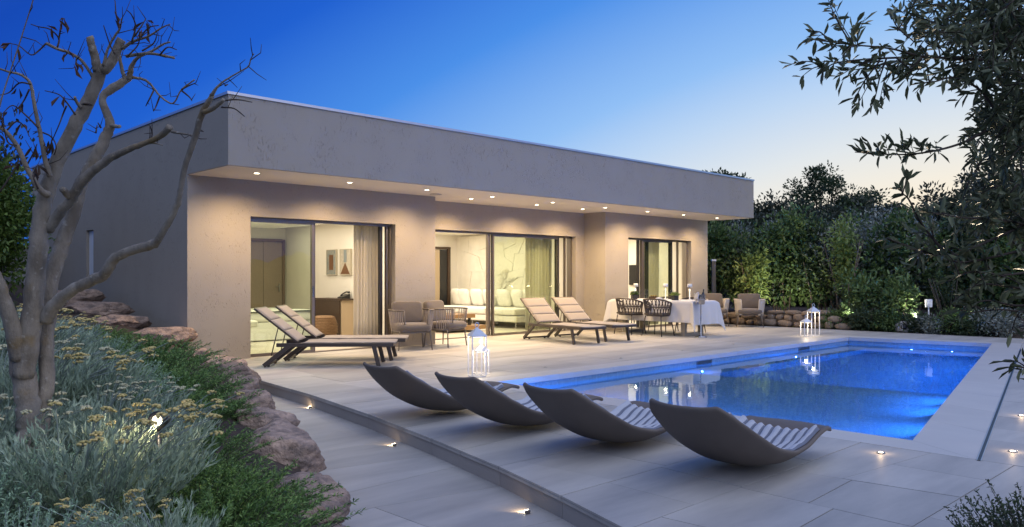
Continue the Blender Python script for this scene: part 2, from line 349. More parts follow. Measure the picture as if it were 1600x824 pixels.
# ------------------------------------------------------------------ ground, terrace, path
def poly_area(p): return abs(sum(p[i][0]*p[(i+1) % len(p)][1]-p[(i+1) % len(p)][0]*p[i][1] for i in range(len(p))))/2
def clip(poly, n, c):                         # keep n.p <= c
    out = []
    for i, p in enumerate(poly):
        q = poly[(i+1) % len(poly)]; a = n[0]*p[0]+n[1]*p[1]-c; b = n[0]*q[0]+n[1]*q[1]-c
        if a <= 0: out.append(p)
        if (a < 0 < b) or (b < 0 < a): t = a/(a-b); out.append((p[0]+(q[0]-p[0])*t, p[1]+(q[1]-p[1])*t))
    return out
def inset(poly, g):
    if sum(poly[i][0]*poly[(i+1) % len(poly)][1]-poly[(i+1) % len(poly)][0]*poly[i][1] for i in range(len(poly))) < 0: poly = poly[::-1]
    out = poly
    for i in range(len(poly)):
        p, q = poly[i], poly[(i+1) % len(poly)]; dx, dy = q[0]-p[0], q[1]-p[1]; L = math.hypot(dx, dy)
        if L < 1e-5: continue
        n = (dy/L, -dx/L); out = clip(out, n, n[0]*p[0]+n[1]*p[1]-g)
        if len(out) < 3: return []
    return out
CAMUV = (-4.74, -11.9)
def bsp(poly, area, rnd, jit=.12, depth=0):
    cx = sum(p[0] for p in poly)/len(poly); cy_ = sum(p[1] for p in poly)/len(poly)
    if poly_area(poly) < area(cx, cy_) or depth > 9: return [poly]
    xs = [p[0] for p in poly]; ys = [p[1] for p in poly]; ex, ey = max(xs)-min(xs), max(ys)-min(ys)
    a = rnd.uniform(-jit, jit); n = (math.cos(a), math.sin(a)) if ex > ey*1.25 else (-math.sin(a), math.cos(a))
    t = rnd.uniform(.38, .62); c = n[0]*(min(xs)+ex*t)+n[1]*(min(ys)+ey*t)
    A, B = clip(poly, n, c), clip(poly, (-n[0], -n[1]), -c)
    if len(A) < 3 or len(B) < 3 or min(poly_area(A), poly_area(B)) < .08: return [poly]
    return bsp(A, area, rnd, jit, depth+1)+bsp(B, area, rnd, jit, depth+1)
def uvobj(o): o.location = O; o.rotation_euler = (0, 0, TH); return o

g_in = [(1.0, -10.6), (13.6, -10.6), (13.6, -4.0), (1.0, -4.0)]; g_out = [(-400, -400), (400, -400), (400, 400), (-400, 400)]
gm = MB().add([(*p, -.22) for p in g_out]+[(*p, -.22) for p in g_in], [(0, 1, 5, 4), (1, 2, 6, 5), (2, 3, 7, 6), (3, 0, 4, 7)])
uvobj(gm.build('ground', M_GROUND, None, 'structure'))

CURVE = [(.02, .3), (-.01, -1.2), (-.14, -2.66), (-.30, -4.15), (-.53, -5.59), (-.80, -6.89), (-1.05, -7.95), (-1.28, -8.74), (-1.50, -9.40), (-1.95, -10.4), (-2.55, -11.5)]
cpts = [(p.x, p.y) for p in catmull([(a, b, 0) for a, b in CURVE], 3)]
PA, PB, PC, PD = (1.87, -4.77), (1.87, -9.63), (12.58, -7.40), (12.16, -4.77)    # pool corners
ed = Vector((PC[0]-PB[0], PC[1]-PB[1])).normalized(); en = Vector((ed.y, -ed.x)); wr = .46
CB = (1.52, PB[1]+(1.52-PB[0])*ed.y/ed.x-wr/ed.x)                                # coping outer corners
far_d = Vector((PC[0]-PD[0], PC[1]-PD[1])).normalized(); fo = Vector((-far_d.y, far_d.x)); fo = fo if fo.x > 0 else -fo
CDt = (PD[0]+.38, -4.42)
CCt = (PC[0]+.38, CB[1]+(PC[0]+.38-CB[0])*ed.y/ed.x)
CA = (1.52, -4.42)
regions = []
cpts = cpts[::3]                       # one straight chord per slab row keeps every slab convex
for i in range(len(cpts)-1): regions.append(('fan', [cpts[i], cpts[i+1]]))
T = tag(MB().build('terrace', M_GROUT, None), None, None, None, 'structure')
base = MB(); slabs = []
rnd = random.Random(5)
def area_fn(cx, cy_): d = math.hypot(cx-CAMUV[0], cy_-CAMUV[1]); return .42+.0075*d*d
fanv = [.3, -1.2, -2.66, -4.42, -5.59, -6.89, -7.99, -8.74, -9.36, -10.4, -11.5]
for k, (_, cs) in enumerate(regions):
    v0 = cs[0][1]; v1 = cs[-1][1]
    poly = list(cs)+[(1.52, fanv[k+1]), (1.52, fanv[k])]
    if k == 0: poly = [(.02, .85)]+list(cs)+[(1.52, fanv[1]), (1.52, .85)]
    base.add([(*p, -.012) for p in poly], [tuple(range(len(poly)))])
    slabs += bsp(poly, area_fn, rnd)
quads = [[(1.52, -4.42), (14.35, -4.42), (14.35, .85), (1.52, .85)],
         [CDt, (14.35, -4.42), (14.35, CCt[1]), CCt],
         [CB, (1.52, -14.5), (14.35, -14.5), (14.35, CCt[1]), CCt]]
for q in quads:
    base.add([(*p, -.012) for p in q], [tuple(range(len(q)))]); slabs += bsp(q, area_fn, rnd)
T.data = base.mesh('terrace', M_GROUT); uvobj(T)
for p in slabs:
    q = inset(p, .0030)
    if len(q) >= 3: MB().prism(q, -.034, rnd.uniform(-.0012, .0008)).build('paving_slab', M_STONE, T)
# step along the curved edge: riser stones under the slab overhang
K = MB(); kerb = bpy.data.objects.new('step', MB().mesh('step', M_RISER)); link(kerb); uvobj(kerb); tag(kerb, kind='structure')
ri = [(c[0]+.015, c[1]) for c in cpts]
for i in range(len(ri)-1):
    seg = ri[i:i+2]
    if len(seg) < 2: continue
    L = [(p[0], p[1]-.002*(j == 0)) for j, p in enumerate(seg)]; I = [(p[0]+.12, p[1]) for p in L][::-1]
    MB().prism(L+I, -.19, -.0352).build('riser_stone', M_RISER, kerb)
# lower path
P_ = bpy.data.objects.new('path', None); pb = MB(); pslabs = []
for i in range(len(cpts)-1):
    cs = cpts[i:i+2]; a, b = cs[0], cs[-1]
    wl = lambda p: p[0]-2.2-.12*max(0, -p[1]-5)
    poly = [(p[0]+.03, p[1]) for p in cs]+[(wl(b), b[1]+.5), (wl(a), a[1]+.5)]
    pb.add([(*p, -.15) for p in poly], [tuple(range(len(poly)))]); pslabs += bsp(poly, lambda x, y: 1.1, rnd, .06)
PT = pb.build('path', M_GROUT, None, 'structure'); uvobj(PT)
for p in pslabs:
    q = inset(p, .0018)
    if len(q) >= 3: MB().prism(q, -.16, -.14+rnd.uniform(-.001, .0006)).build('path_slab', M_STONE, PT)

# pool: coping, basin, water
CP = bpy.data.objects.new('pool_coping', MB().add([(1.52, -4.42, -.06), (1.53, -4.42, -.06), (1.53, -4.43, -.06)], [(0, 1, 2)]).mesh('pool_coping', M_STONE2)); link(CP); uvobj(CP); tag(CP, kind='structure')
def coping_run(i0, i1, o0, o1, n):
    for k in range(n):
        a, b = k/n, (k+1)/n
        L = lambda p, q, t: (p[0]+(q[0]-p[0])*t, p[1]+(q[1]-p[1])*t)
        q = inset([L(i0, i1, a), L(i0, i1, b), L(o0, o1, b), L(o0, o1, a)], .0015)
        MB().prism(q, -.07, .001).build('coping_slab', M_STONE2, CP)
oh = .02
iA, iB = (PA[0]+oh, PA[1]-oh), (PB[0]+oh, PB[1]+oh); iC, iD = (PC[0]-oh, PC[1]+oh), (PD[0]-oh, PD[1]-oh)
coping_run(iA, iD, CA, CDt, 9); coping_run(iA, iB, CA, CB, 4); coping_run(iB, iC, CB, CCt, 10); coping_run(iD, iC, CDt, CCt, 3)
ZB, ZS, ZF = -.50, -.42, -1.35; bw = .62
bD = (PD[0]-bw, PA[1]-bw); bC = (PC[0]-bw, PC[1]-bw*ed.y/ed.x); su = 5.55; su2 = 6.0
def right_v(u): return PB[1]+(u-PB[0])*ed.y/ed.x
s0 = (su, PA[1]-bw); s1 = (su2, right_v(su2)); s00 = (su, PA[1])
pbm = MB()
def wallq(a, b, z0, z1): pbm.add([(*a, z0), (*b, z0), (*b, z1), (*a, z1)], [(0, 1, 2, 3)])
for a, b in ((PA, PB), (PB, PC), (PC, PD), (PD, PA)): wallq(a, b, ZF, -.071)
pbm.add([(*PA, ZS), (*PB, ZS), (*s1, ZS), (*s0, ZS), (*s00, ZS)], [(0, 1, 2, 3, 4)]); wallq(s0, s1, ZF, ZS)
pbm.add([(*s00, ZB), (*s0, ZB), (*bD, ZB), (*PD, ZB)], [(0, 1, 2, 3)]); wallq(s0, bD, ZF, ZB); wallq(s00, s0, ZB, ZS)
pbm.add([(*PD, ZB), (*bD, ZB), (*bC, ZB), (*PC, ZB)], [(0, 1, 2, 3)]); wallq(bD, bC, ZF, ZB)
pbm.add([(*s0, ZF), (*s1, ZF), (*PC, ZF), (*PD, ZF)], [(0, 1, 2, 3)])
uvobj(pbm.build('pool_basin', M_TILE, None, 'structure'))
wm = MB().add([(*PA, -.135), (*PB, -.135), (*PC, -.135), (*PD, -.135)], [(0, 1, 2, 3)]).build('water', M_WATER, None, 'structure'); uvobj(wm)
def uvthing(name, label, cat, u, v, z=0, group=None): return thing(name, label, cat, W(u, v, z), TH, group)
for i, uu in enumerate((6.55, 10.1)):
    t = uvthing('pool_skimmer', ['dark skimmer mouth in the pool wall nearer the curved loungers', 'dark skimmer mouth in the pool wall nearer the far lanterns'][i], 'skimmer', uu, PA[1]-.003, -.115, 'skimmer mouths in the pool wall')
    part('flap', mat('skimmer_dark', (.05, .06, .07), .4), t, lambda b: b.box((0, 0, -.01), (.40, .012, .075)))
    part('frame', mat('skimmer_frame', (.12, .13, .14), .5), t, lambda b: [b.box((s*.21, -.004, -.01), (.018, .016, .085)) for s in (-1, 1)]+[b.box((0, -.004, -.05), (.44, .014, .012))])
for i, (uu, vv, zz) in enumerate(((2.35, -5.05, ZS), (5.9, -5.15, ZB), (9.0, -5.15, ZB), (12.0, -6.1, ZB), (12.15, -6.8, ZB), (11.75, -6.45, ZB))):
    lb = ['blue underwater light on the shelf by the nearest pool corner', 'blue underwater light on the left bench near its middle', 'blue underwater light on the left bench towards the far lanterns',
          'blue underwater light on the far bench, leftmost', 'blue underwater light on the far bench by the right wall', 'blue underwater light at the inner edge of the far bench'][i]
    t = uvthing('pool_light', lb, 'pool light', uu, vv, zz, 'underwater pool lights')
    part('bezel', M_CHROME, t, lambda b: b.lathe([(.04, .002), (.04, .012), (.022, .012)], 14)); part('lens', M_LAMPB, t, lambda b: b.lathe([(.021, .010), (.012, .014), (0, .015)], 14))
# pool lamps: unseen fill lamps added along the right and near walls, and the small lamps of the bench lights
def pool_fill_lamp(u, v, z, aim, wd, p, c=BLUE):
    l = bpy.data.lights.new('pool_fill_lamp', 'AREA'); l.shape = 'RECTANGLE'; l.size = wd; l.size_y = .18; l.energy = p; l.color = c
    o = bpy.data.objects.new('pool_fill_lamp', l); link(o); o.location = W(u, v, z); d = U*aim[0]+V*aim[1]+Vector((0, 0, aim[2])); o.rotation_euler = d.to_track_quat('-Z', 'Y').to_euler()
for uu in (7.3, 8.7, 10.0, 11.2): pool_fill_lamp(uu, right_v(uu)+.03, -.70, (0, 1, -.3), 1.2, POOL_W*.75)
for uu in (2.4, 3.6, 4.8, 5.6): pool_fill_lamp(uu, right_v(uu)+.02, -.24, (.1, 1, -.04), 1.1, POOL_W*.30, (.04, .25, 1))
for vv in (-5.6, -7.2, -8.8): pool_fill_lamp(1.89, vv, -.24, (1, 0, -.04), 1.4, POOL_W*.55, (.04, .25, 1))
for uu, vv, zz in ((2.35, -5.05, ZS), (5.9, -5.15, ZB), (9.0, -5.15, ZB), (12.0, -6.1, ZB), (12.15, -6.8, ZB)): lamp('bench_lamp', 'POINT', W(uu, vv, zz+.05), POOL_W*.12, BLUE, .012)
# slot drain
dr = uvthing('slot_drain', 'long dark slot drain in the paving right of the pool', 'drain', 0, 0, 0)
dv = lambda u: CB[1]+(u-CB[0])*ed.y/ed.x-.012
part('channel', M_BLACK, dr, lambda b: b.bar((1.49, dv(1.49), .0005), (11.5, dv(11.5), .0005), .020, .008))
part('edge_strip', M_CAP, dr, lambda b: [b.bar((1.49, dv(1.49)+s*.013, .001), (11.5, dv(11.5)+s*.013, .001), .005, .009) for s in (-1, 1)])

# ------------------------------------------------------------------ the house
H = uvthing('villa', 'flat roofed single storey beige villa with deep overhanging roof and lit glass doors', 'house', 0, 0, 0)
HL, HD, ZSF, ZTOP, DH = 14.28, 9.0, 2.83, 3.815, 2.255
def uz(poly, v0, v1, name='wall', m=M_STUCCO, parent=H):       # outline in (u, z) pushed from v0 to v1
    return MB().prism_dir([(a, v0, z) for a, z in poly], (0, v1-v0, 0)).build(name, m, parent)
def bx(name, m, u0, u1, v0, v1, z0, z1, parent=H, ch=0):
    return MB().box(((u0+u1)/2, (v0+v1)/2, (z0+z1)/2), (u1-u0, v1-v0, z1-z0), None, ch).build(name, m, parent)
zb = -.12
uz([(0, zb), (1.0, zb), (1.0, DH), (3.80, DH), (3.80, zb), (4.73, zb), (4.73, ZSF), (0, ZSF)], 0, .30)
uz([(4.43, zb), (4.73, zb), (4.73, ZSF), (4.43, ZSF)], .301, .95)
uz([(4.731, zb), (4.78, zb), (4.78, DH), (9.54, DH), (9.54, zb), (9.849, zb), (9.849, ZSF), (4.731, ZSF)], .65, .95)
uz([(9.85, zb), (10.15, zb), (10.15, ZSF), (9.85, ZSF)], .301, .95)
uz([(9.85, zb), (10.74, zb), (10.74, DH), (13.48, DH), (13.48, zb), (HL, zb), (HL, ZSF), (9.85, ZSF)], 0, .30)
# end wall on the left with its slot window; right end wall; back wall
wb = MB()
for v0, v1, z0, z1 in ((.301, 4.48, zb, ZSF), (4.92, HD, zb, ZSF), (4.4801, 4.9199, zb, 1.24), (4.4801, 4.9199, 2.19, ZSF)): wb.box((.15, (v0+v1)/2, (z0+z1)/2), (.30, v1-v0, z1-z0))
wb.build('end_wall', M_STUCCO, H)
sw = bx('slot_window', mat('slot_frame', (.40, .40, .41), .5), .20, .29, 4.481, 4.919, 1.241, 2.189)
bx('pane', mat('frosted_pane', (.72, .75, .78), .3), .05, .199, 4.49, 4.91, 1.265, 2.18, sw)
bx('sill', M_CAP, -.02, .20, 4.481, 4.919, 1.241, 1.262, sw)
bx('wall', M_STUCCO, HL-.3, HL, .301, HD, zb, ZSF); bx('wall', M_STUCCO, .301, HL-.301, HD-.3, HD, zb, ZSF)
roof = bx('roof', M_STUCCO, 0, HL-.02, -1.4, HD, ZSF, ZTOP)
cb = MB(); cw = .30
for u0, u1, v0, v1 in ((-.018, HL-.002, -1.418, -1.418+cw), (-.018, -.018+cw, -1.418+cw+.001, HD+.018), (HL-.002-cw, HL-.002, -1.418+cw+.001, HD+.018), (-.018+cw+.001, HL-.003-cw, HD+.018-cw, HD+.018)):
    cb.box(((u0+u1)/2, (v0+v1)/2, ZTOP+.008), (u1-u0, v1-v0, .038))
cb.build('parapet_cap', M_CAP, roof)
soffit = MB().add([(.012, -1.388, ZSF-.004), (HL-.032, -1.388, ZSF-.004), (HL-.032, -.002, ZSF-.004), (9.852, -.002, ZSF-.004), (9.852, .648, ZSF-.004), (4.728, .648, ZSF-.004), (4.728, -.002, ZSF-.004), (.012, -.002, ZSF-.004)][::-1], [tuple(range(8))]).build('soffit', M_SOFFIT, H)
M_RING = mat('downlight_ring', (.75, .72, .66), .4)
for uu, vv in ((.66, -.9), (2.28, -.86), (3.86, -.86), (5.50, -.78), (7.19, -.78), (8.92, -.76), (10.45, -.78), (11.92, -.80), (13.42, -.82), (5.47, -.2), (7.35, -.17), (8.84, -.17)):
    d = MB().lathe([(.062, 0), (.062, -.006), (.046, -.006)], 18).build('downlight', M_RING, soffit); d.location = (uu, vv, ZSF-.005)
    l = MB().lathe([(.045, -.0055), (.02, -.0075), (0, -.008)], 14).build('lens', M_LAMP, d)
    lamp('downlight_lamp', 'SPOT', (uu, vv, ZSF-.03), DOWN_W, WARM, .03, H, (0, .14, -1), 144, .8)
v_ = MB().lathe([(.11, 0), (.11, -.012), (.085, -.012), (.085, -.004), (.06, -.004), (.06, -.012), (.03, -.012), (0, -.012)], 20).build('vent', mat('vent_paint', (.5, .46, .4), .6), soffit); v_.location = (4.72-.28, -.38, ZSF-.005)
# interior shell
def iw(name, m, *a): return bx(name, m, *a)
iw('interior_floor', M_FLOORI, .31, HL-.31, .951, HD-.31, -.05, .006)
for u0, u1 in ((.31, 4.42), (10.16, HL-.31)): bx('interior_floor', M_FLOORI, u0, u1, .305, .95, -.05, .006)
iw('ceiling', M_CEIL, .31, HL-.31, .96, HD-.31, 2.46, 2.52)
for u0, u1 in ((.31, 4.42), (10.16, HL-.31)): bx('ceiling', M_CEIL, u0, u1, .305, .959, 2.46, 2.52)
iw('interior_wall', M_INT, 4.62, 4.75, .96, 5.9, 0, 2.459)         # right wall of the bedroom
iw('interior_wall', M_INT, .302, 4.619, 5.65, 5.78, 0, 2.459)       # back wall of the bedroom
iw('interior_wall', M_INT, 9.86, 10.0, .96, 5.9, 0, 2.459)        # right wall of the living room
iw('interior_wall', M_INT, 4.751, 9.859, 5.45, 5.6, 0, 2.459)
iw('interior_wall', M_INT, HL-.42, HL-.302, .302, 5.9, 0, 2.459)    # right wall of the corner room
iw('interior_wall', M_INT, 10.001, HL-.421, 4.6, 4.75, 0, 2.459)
for u0, u1, v0, v1, wv in ((.8, 4.1, 1.2, 5.0, ROOM_W*1.45), (5.4, 9.2, 1.6, 5.0, ROOM_W*.85), (10.5, 13.4, .9, 4.2, ROOM_W*.7)):
    l = bpy.data.lights.new('room_lamp', 'AREA'); l.shape = 'RECTANGLE'; l.size = u1-u0; l.size_y = v1-v0; l.energy = wv; l.color = (1, .89, .72)
    o = bpy.data.objects.new('room_lamp', l); link(o, H); o.location = ((u0+u1)/2, (v0+v1)/2, 2.44)
cv = bx('ceiling_cove', M_CEIL, 1.4, 3.9, 2.6, 5.0, 2.40, 2.459)
bx('light_strip', M_COVE, 1.35, 3.95, 2.55, 2.59, 2.405, 2.44, cv); bx('light_strip', M_COVE, 3.91, 3.95, 2.6, 5.0, 2.405, 2.44, cv)

def door_set(name, u0, u1, v, posts, panes, dark):
    """sliding door: outer frame with uprights and glass as children; fr = outer frame mesh"""
    b = MB()
    b.box(((u0+u1)/2, v, DH-.022), (u1-u0-.002, .11, .04)); b.box(((u0+u1)/2, v, .004), (u1-u0-.002, .13, .022))
    for s, x in ((1, u0+.022), (-1, u1-.022)): b.box((x, v, DH/2-.016), (.04, .11, DH-.06))
    f = b.build(name, M_FRAME, H)
    for x, wd, dv_, m in posts: bx('upright', m, x-wd/2, x+wd/2, v+dv_-.03, v+dv_+.03, .016, DH-.043, f)
    for a, c, dv_ in panes:
        p = bx('glass_pane', M_PANE, a, c, v+dv_-.006, v+dv_+.006, .05, DH-.08, f)
        bx('bottom_rail', dark, a, c, v+dv_-.022, v+dv_+.022, .0155, .049, f); bx('top_rail', dark, a, c, v+dv_-.022, v+dv_+.022, DH-.079, DH-.0432, f)
    return f
f1 = door_set('sliding_door', 1.0, 3.80, .18, [(2.185, .05, -.028, M_FRAME), (2.235, .045, .035, M_DARKMET), (3.615, .06, .035, M_DARKMET), (3.70, .03, -.028, M_FRAME)], [(1.045, 2.16, -.028)], M_FRAME)
f2 = door_set('sliding_door', 4.78, 9.54, .83, [(6.82, .06, -.028, M_FRAME), (6.90, .06, .035, M_DARKMET), (6.97, .05, -.02, M_FRAME), (9.10, .10, .035, M_DARKMET), (9.30, .03, -.028, M_FRAME)], [(7.0, 9.05, -.028)], M_FRAME)
f3 = door_set('sliding_door', 10.74, 13.48, .18, [(11.40, .05, .035, M_DARKMET), (11.50, .10, -.028, M_FRAME), (12.82, .11, .035, M_DARKMET), (13.05, .03, -.028, M_FRAME)], [(11.56, 12.76, -.028)], M_FRAME)
for f, uu, vv in ((f1, 2.14, .08), (f2, 9.10, .82)): bx('handle', M_CHROME, uu-.012, uu+.012, vv-.03, vv-.015, .95, 1.13, f)
# ---- what is seen inside
def curtain(u0, u1, v, label, folds, amp=.035, m=M_SHEER, zt=2.38, name='curtain'):
    t = uvthing(name, label, 'curtain', (u0+u1)/2, v, 0, 'sheer curtains behind the glass doors'); wd = u1-u0
    def fn(a, b): return Vector((-wd/2+a*wd, amp*math.sin(a*folds*2*math.pi)+.4*amp*math.sin(a*folds*5.1+b*2), .03+b*(zt-.03)))
    o = MB().grid(fn, folds*12, 6).build('drape', m, t); md = o.modifiers.new('s', 'SOLIDIFY'); md.thickness = .004
    part('heading_tape', M_SHEER, t, lambda b: b.box((0, 0, zt+.025), (wd, .05, .05)))
curtain(3.24, 3.76, .50, 'long white curtain drawn to the right of the open bedroom door', 7)
curtain(1.02, 1.24, .50, 'narrow sheer curtain at the left edge of the bedroom glass', 3)
curtain(8.35, 9.2, 1.15, 'greenish sheer curtain at the right end of the living room glass', 8)
curtain(11.95, 12.75, .55, 'sheer curtain behind the glass by the dining table', 8)
d = bx('dark_curtain', mat('dark_drape', (.03, .03, .035), .9), 12.02, 12.14, .42, .46, .02, 2.40); d.parent = None; uvobj(d); tag(d, 'narrow dark drape beside the sheer curtain in the corner room', 'curtain')
t = uvthing('wardrobe_door', 'tall brown double door on the back wall of the bedroom', 'interior door', 4.02, 5.64, .006)
part('leaf', M_DOORW, t, lambda b: [b.box((s*.24, -.02, 1.06), (.47, .04, 2.1)) for s in (-1,)]); part('leaf', M_DOORW, t, lambda b: b.box((.24, -.02, 1.06), (.47, .04, 2.1)))
part('frame', mat('door_frame_wood', (.17, .115, .08), .5), t, lambda b: [b.box((-.52, -.03, 1.09), (.07, .06, 2.18)), b.box((.515, -.03, 1.09), (.07, .06, 2.18)), b.box((0, -.03, 2.15), (.96, .06, .07))])
part('handle', M_CHROME, t, lambda b: [b.box((.40, -.05, 1.02), (.03, .02, .2)), b.bar((.40, -.08, 1.05), (.29, -.08, 1.05), .015, .015)])
t = uvthing('bed', 'low bed with pale cover behind the left glass', 'bed', 2.75, 3.75, .006)
part('base', M_BED, t, lambda b: b.box((0, 0, .2), (1.9, 2.0, .36), None, .02))
subsurf(part('mattress', M_BED, t, lambda b: b.box((0, 0, .48), (1.94, 2.04, .22), None, .06)))
part('bedspread', M_BED, t, lambda b: b.grid(lambda a, c: Vector((-1.0+2.0*a, -1.05+1.6*c, .60+.008*math.sin(a*9)*math.sin(c*7)-(.35*max(0, abs(a-.5)-.47)/.03))), 40, 12))
subsurf(part('pillow', M_SOFA, t, lambda b: b.box((-.45, .85, .70), (.65, .35, .2), None, .08)), 2)
t = uvthing('bedroom_chair', 'pale high backed chair between the bed and left glass', 'chair', 1.75, 2.0, .006)
part('seat', M_BED, t, lambda b: b.box((0, 0, .42), (.5, .5, .12), None, .03)); part('backrest', M_BED, t, lambda b: b.grid(lambda a, c: Vector((-.22-.1*c-.06*c*c, -.24+.48*a, .44+.55*c)), 8, 8)); part('base', M_DARKMET, t, lambda b: b.lathe([(.2, 0), (.2, .02), (.03, .04), (.03, .37)], 16))
t = uvthing('desk', 'dark brown desk with tan end panel against the bedroom wall', 'desk', 4.44, 3.15, .006)
part('top', M_DWOOD, t, lambda b: b.box((0, 0, .80), (.36, 1.1, .035))); part('front_panel', M_DWOOD, t, lambda b: b.box((-.155, .02, .39), (.03, 1.0, .78))); part('end_panel', M_TAN, t, lambda b: b.box((.01, -.50, .39), (.29, .03, .78)))
t = uvthing('desk_telephone', 'black desk telephone on the desk by the curtain', 'telephone', 4.46, 2.80, .825)
part('body', M_BLACK, t, lambda b: b.prism_dir([(-.1, -.09, 0), (.1, -.09, 0), (.1, -.09, .10), (-.1, -.09, .03)], (0, .18, 0)))
part('handset', M_BLACK, t, lambda b: b.tube([(-.1, -.05, .06), (-.06, -.05, .10), (.03, -.05, .14), (.11, -.05, .13)], [.024, .016, .016, .024], 8))
t = uvthing('wicker_stool', 'round brown wicker stool beside the desk', 'stool', 3.72, 2.35, .006)
sb = MB()
prof = lambda z: .19+.055*math.sin(math.pi*min(1, z/.46))+.01
for i in range(15):
    z = .015+i*.031
    sb.tube([((prof(z)+.006*(-1)**(j+i))*math.cos(2*math.pi*j/28)*1, (prof(z)+.006*(-1)**(j+i))*math.sin(2*math.pi*j/28), z) for j in range(28)], .0155, 5, False, True)
sb.build('woven_side', M_WICK, t); part('top', M_WICK, t, lambda b: b.lathe([(.205, .44), (.20, .475), (.15, .49), (0, .492)], 20)); part('lining', M_DWOOD, t, lambda b: b.lathe([(.18, .0), (.225, .23), (.19, .45)], 20))
def picture(v, wd, z0, z1, label, art):
    t = uvthing('picture', label, 'picture', 4.617, v, z0, 'pictures on the bedroom wall'); hgt = z1-z0
    part('panel', M_WHITE if art else mat('slate_canvas', (.16, .20, .21), .8, noise=(14, (1, 1, 1), (.32, .30, .24), .2)), t, lambda b: b.box((-.02, 0, hgt/2), (.04, wd, hgt)))
    if art:
        t.children[0].data.materials[0] = mat('sand_canvas', (.52, .46, .36), .8, noise=(18, (1, 1, 1), (.40, .36, .28), .2))
        part('stripe', mat('grey_stripe', (.22, .25, .25), .8), t, lambda b: b.box((-.043, 0, hgt*.74), (.004, wd*.28, hgt*.50)))
        part('triangle', mat('rust_shape', (.15, .07, .03), .7), t, lambda b: b.prism_dir([(-.041, -wd*.45, .01), (-.041, wd*.45, .01), (-.041, 0, hgt*.48)], (-.004, 0, 0)))
    else:
        part('centre', mat('rust_shape', (.15, .07, .03), .7), t, lambda b: b.box((-.043, 0, hgt/2), (.006, wd*.42, hgt*.62)))
    part('edge', mat('pale_edge', (.45, .40, .30), .7), t, lambda b: [b.box((-.024, s*(wd/2+.006), hgt/2), (.05, .012, hgt)) for s in (-1, 1)]+[b.box((-.024, 0, hgt/2+s*(hgt/2+.006)), (.05, wd+.024, .012)) for s in (-1, 1)])
picture(3.50, .38, 1.34, 1.88, 'grey framed picture with a rust brown centre, left of the pair', 0)
picture(2.93, .40, 1.34, 1.88, 'cream picture with a brown triangle, right of the pair', 1)
# living room
t = uvthing('relief_panel', 'pale stone relief mural of leaf shapes covering the living room wall', 'wall art', 9.857, 3.7, .02)
M_REL = mat('relief_plaster', (.80, .76, .66), .85, noise=(2.5, (1, 1, 1), (.70, .66, .55), .2))
rb = MB(); rr_ = random.Random(3)
cells = bsp([(-1.55, 0.3), (1.55, .3), (1.55, 2.40), (-1.55, 2.40)], lambda a, b: .11, rr_, .75)
part('backing', mat('relief_joint', (.76, .72, .62), .9), t, lambda b: b.box((-.008, 0, 1.22), (.016, 3.12, 2.40)))
for c in cells:
    q = inset(c, .003)
    if len(q) > 2:
        dth = rr_.uniform(.016, .034); MB().prism_dir([(-.017, a, b) for a, b in q], (-dth, 0, 0)).build('relief_piece', M_REL, t)
lf = MB()
for k in range(-7, 8):
    a = k*.14; lf.prism_dir([(-.055, -.45+.05*k, 1.05-.03*k), (-.055, -.45+.05*k+.05, 1.05-.03*k+.02), (-.055, -.45+.36*math.cos(a+.6), 1.05+.42*math.sin(a+.9))], (-.02, 0, 0))
lf.build('leaf_relief', M_REL, t)
t = uvthing('interior_door', 'wood framed doorway with curtains at the back of the living room', 'interior door', 9.1, 5.44, .006)
part('frame', M_DWOOD, t, lambda b: [b.box((-.62, -.03, 1.03), (.08, .06, 2.06)), b.box((.42, -.03, 1.03), (.09, .06, 2.06)), b.box((-.1, -.03, 2.09), (1.14, .06, .06))])
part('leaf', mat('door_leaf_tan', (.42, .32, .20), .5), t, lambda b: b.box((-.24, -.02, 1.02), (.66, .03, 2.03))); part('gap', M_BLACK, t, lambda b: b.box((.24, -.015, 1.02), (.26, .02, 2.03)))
t = uvthing('sofa', 'long white sofa along the living room wall', 'sofa', 9.2, 3.55, .006)
part('base', M_SOFA, t, lambda b: b.box((.08, 0, .24), (1.05, 3.3, .16), None, .03)); part('leg', M_CHROME, t, lambda b: [b.box((x, y, .08), (.03, .03, .16)) for x in (-.4, .5) for y in (-1.6, 0, 1.6)])
for k in range(3): subsurf(part('seat_cushion', M_SOFA, t, lambda b: b.box((-.05, -1.1+1.1*k, .41), (.86, 1.07, .18), None, .05)))
subsurf(part('backrest', M_SOFA, t, lambda b: b.box((.49, 0, .54), (.2, 3.3, .5), None, .05)))
cpos = [(-1.45, .12), (-1.05, .02), (-.5, .05), (.05, -.02), (.55, .06), (1.05, -.03), (1.42, .1)]
for k, (y, dx) in enumerate(cpos):
    nm = ['at the right end of the sofa', 'second from the right on the sofa', 'third from the right on the sofa', 'in the middle of the sofa', 'third from the left on the sofa', 'second from the left on the sofa', 'at the left end of the sofa'][k]
    def pil(a, b, y=y):
        s_ = abs(math.sin(math.pi*min(1, a*1)))
        return None
    t2 = MB(); e = .235
    def fn(a, b): th = a*2*math.pi; r_ = (abs(math.cos(th))**5+abs(math.sin(th))**5)**(-1/5); q = math.sin(b*math.pi); return Vector((.085*math.cos(b*math.pi), e*r_*math.cos(th)*q**.6*(1+.10*(r_-1)), e*r_*math.sin(th)*q**.6*(1+.10*(r_-1))))
    t2.grid(fn, 20, 11, True)
    o = t2.build('scatter_cushion', M_SOFA); o.location = W(9.42+dx*.3, 3.55+y, .735); o.rotation_euler = (0, R(-16), TH+R(random.uniform(-12, 12)))
    tag(o, 'white square cushion '+nm, 'cushion', 'white cushions on the sofa')
t = uvthing('coffee_table', 'low two tier oak coffee table before the white sofa', 'coffee table', 7.15, 2.55, .006)
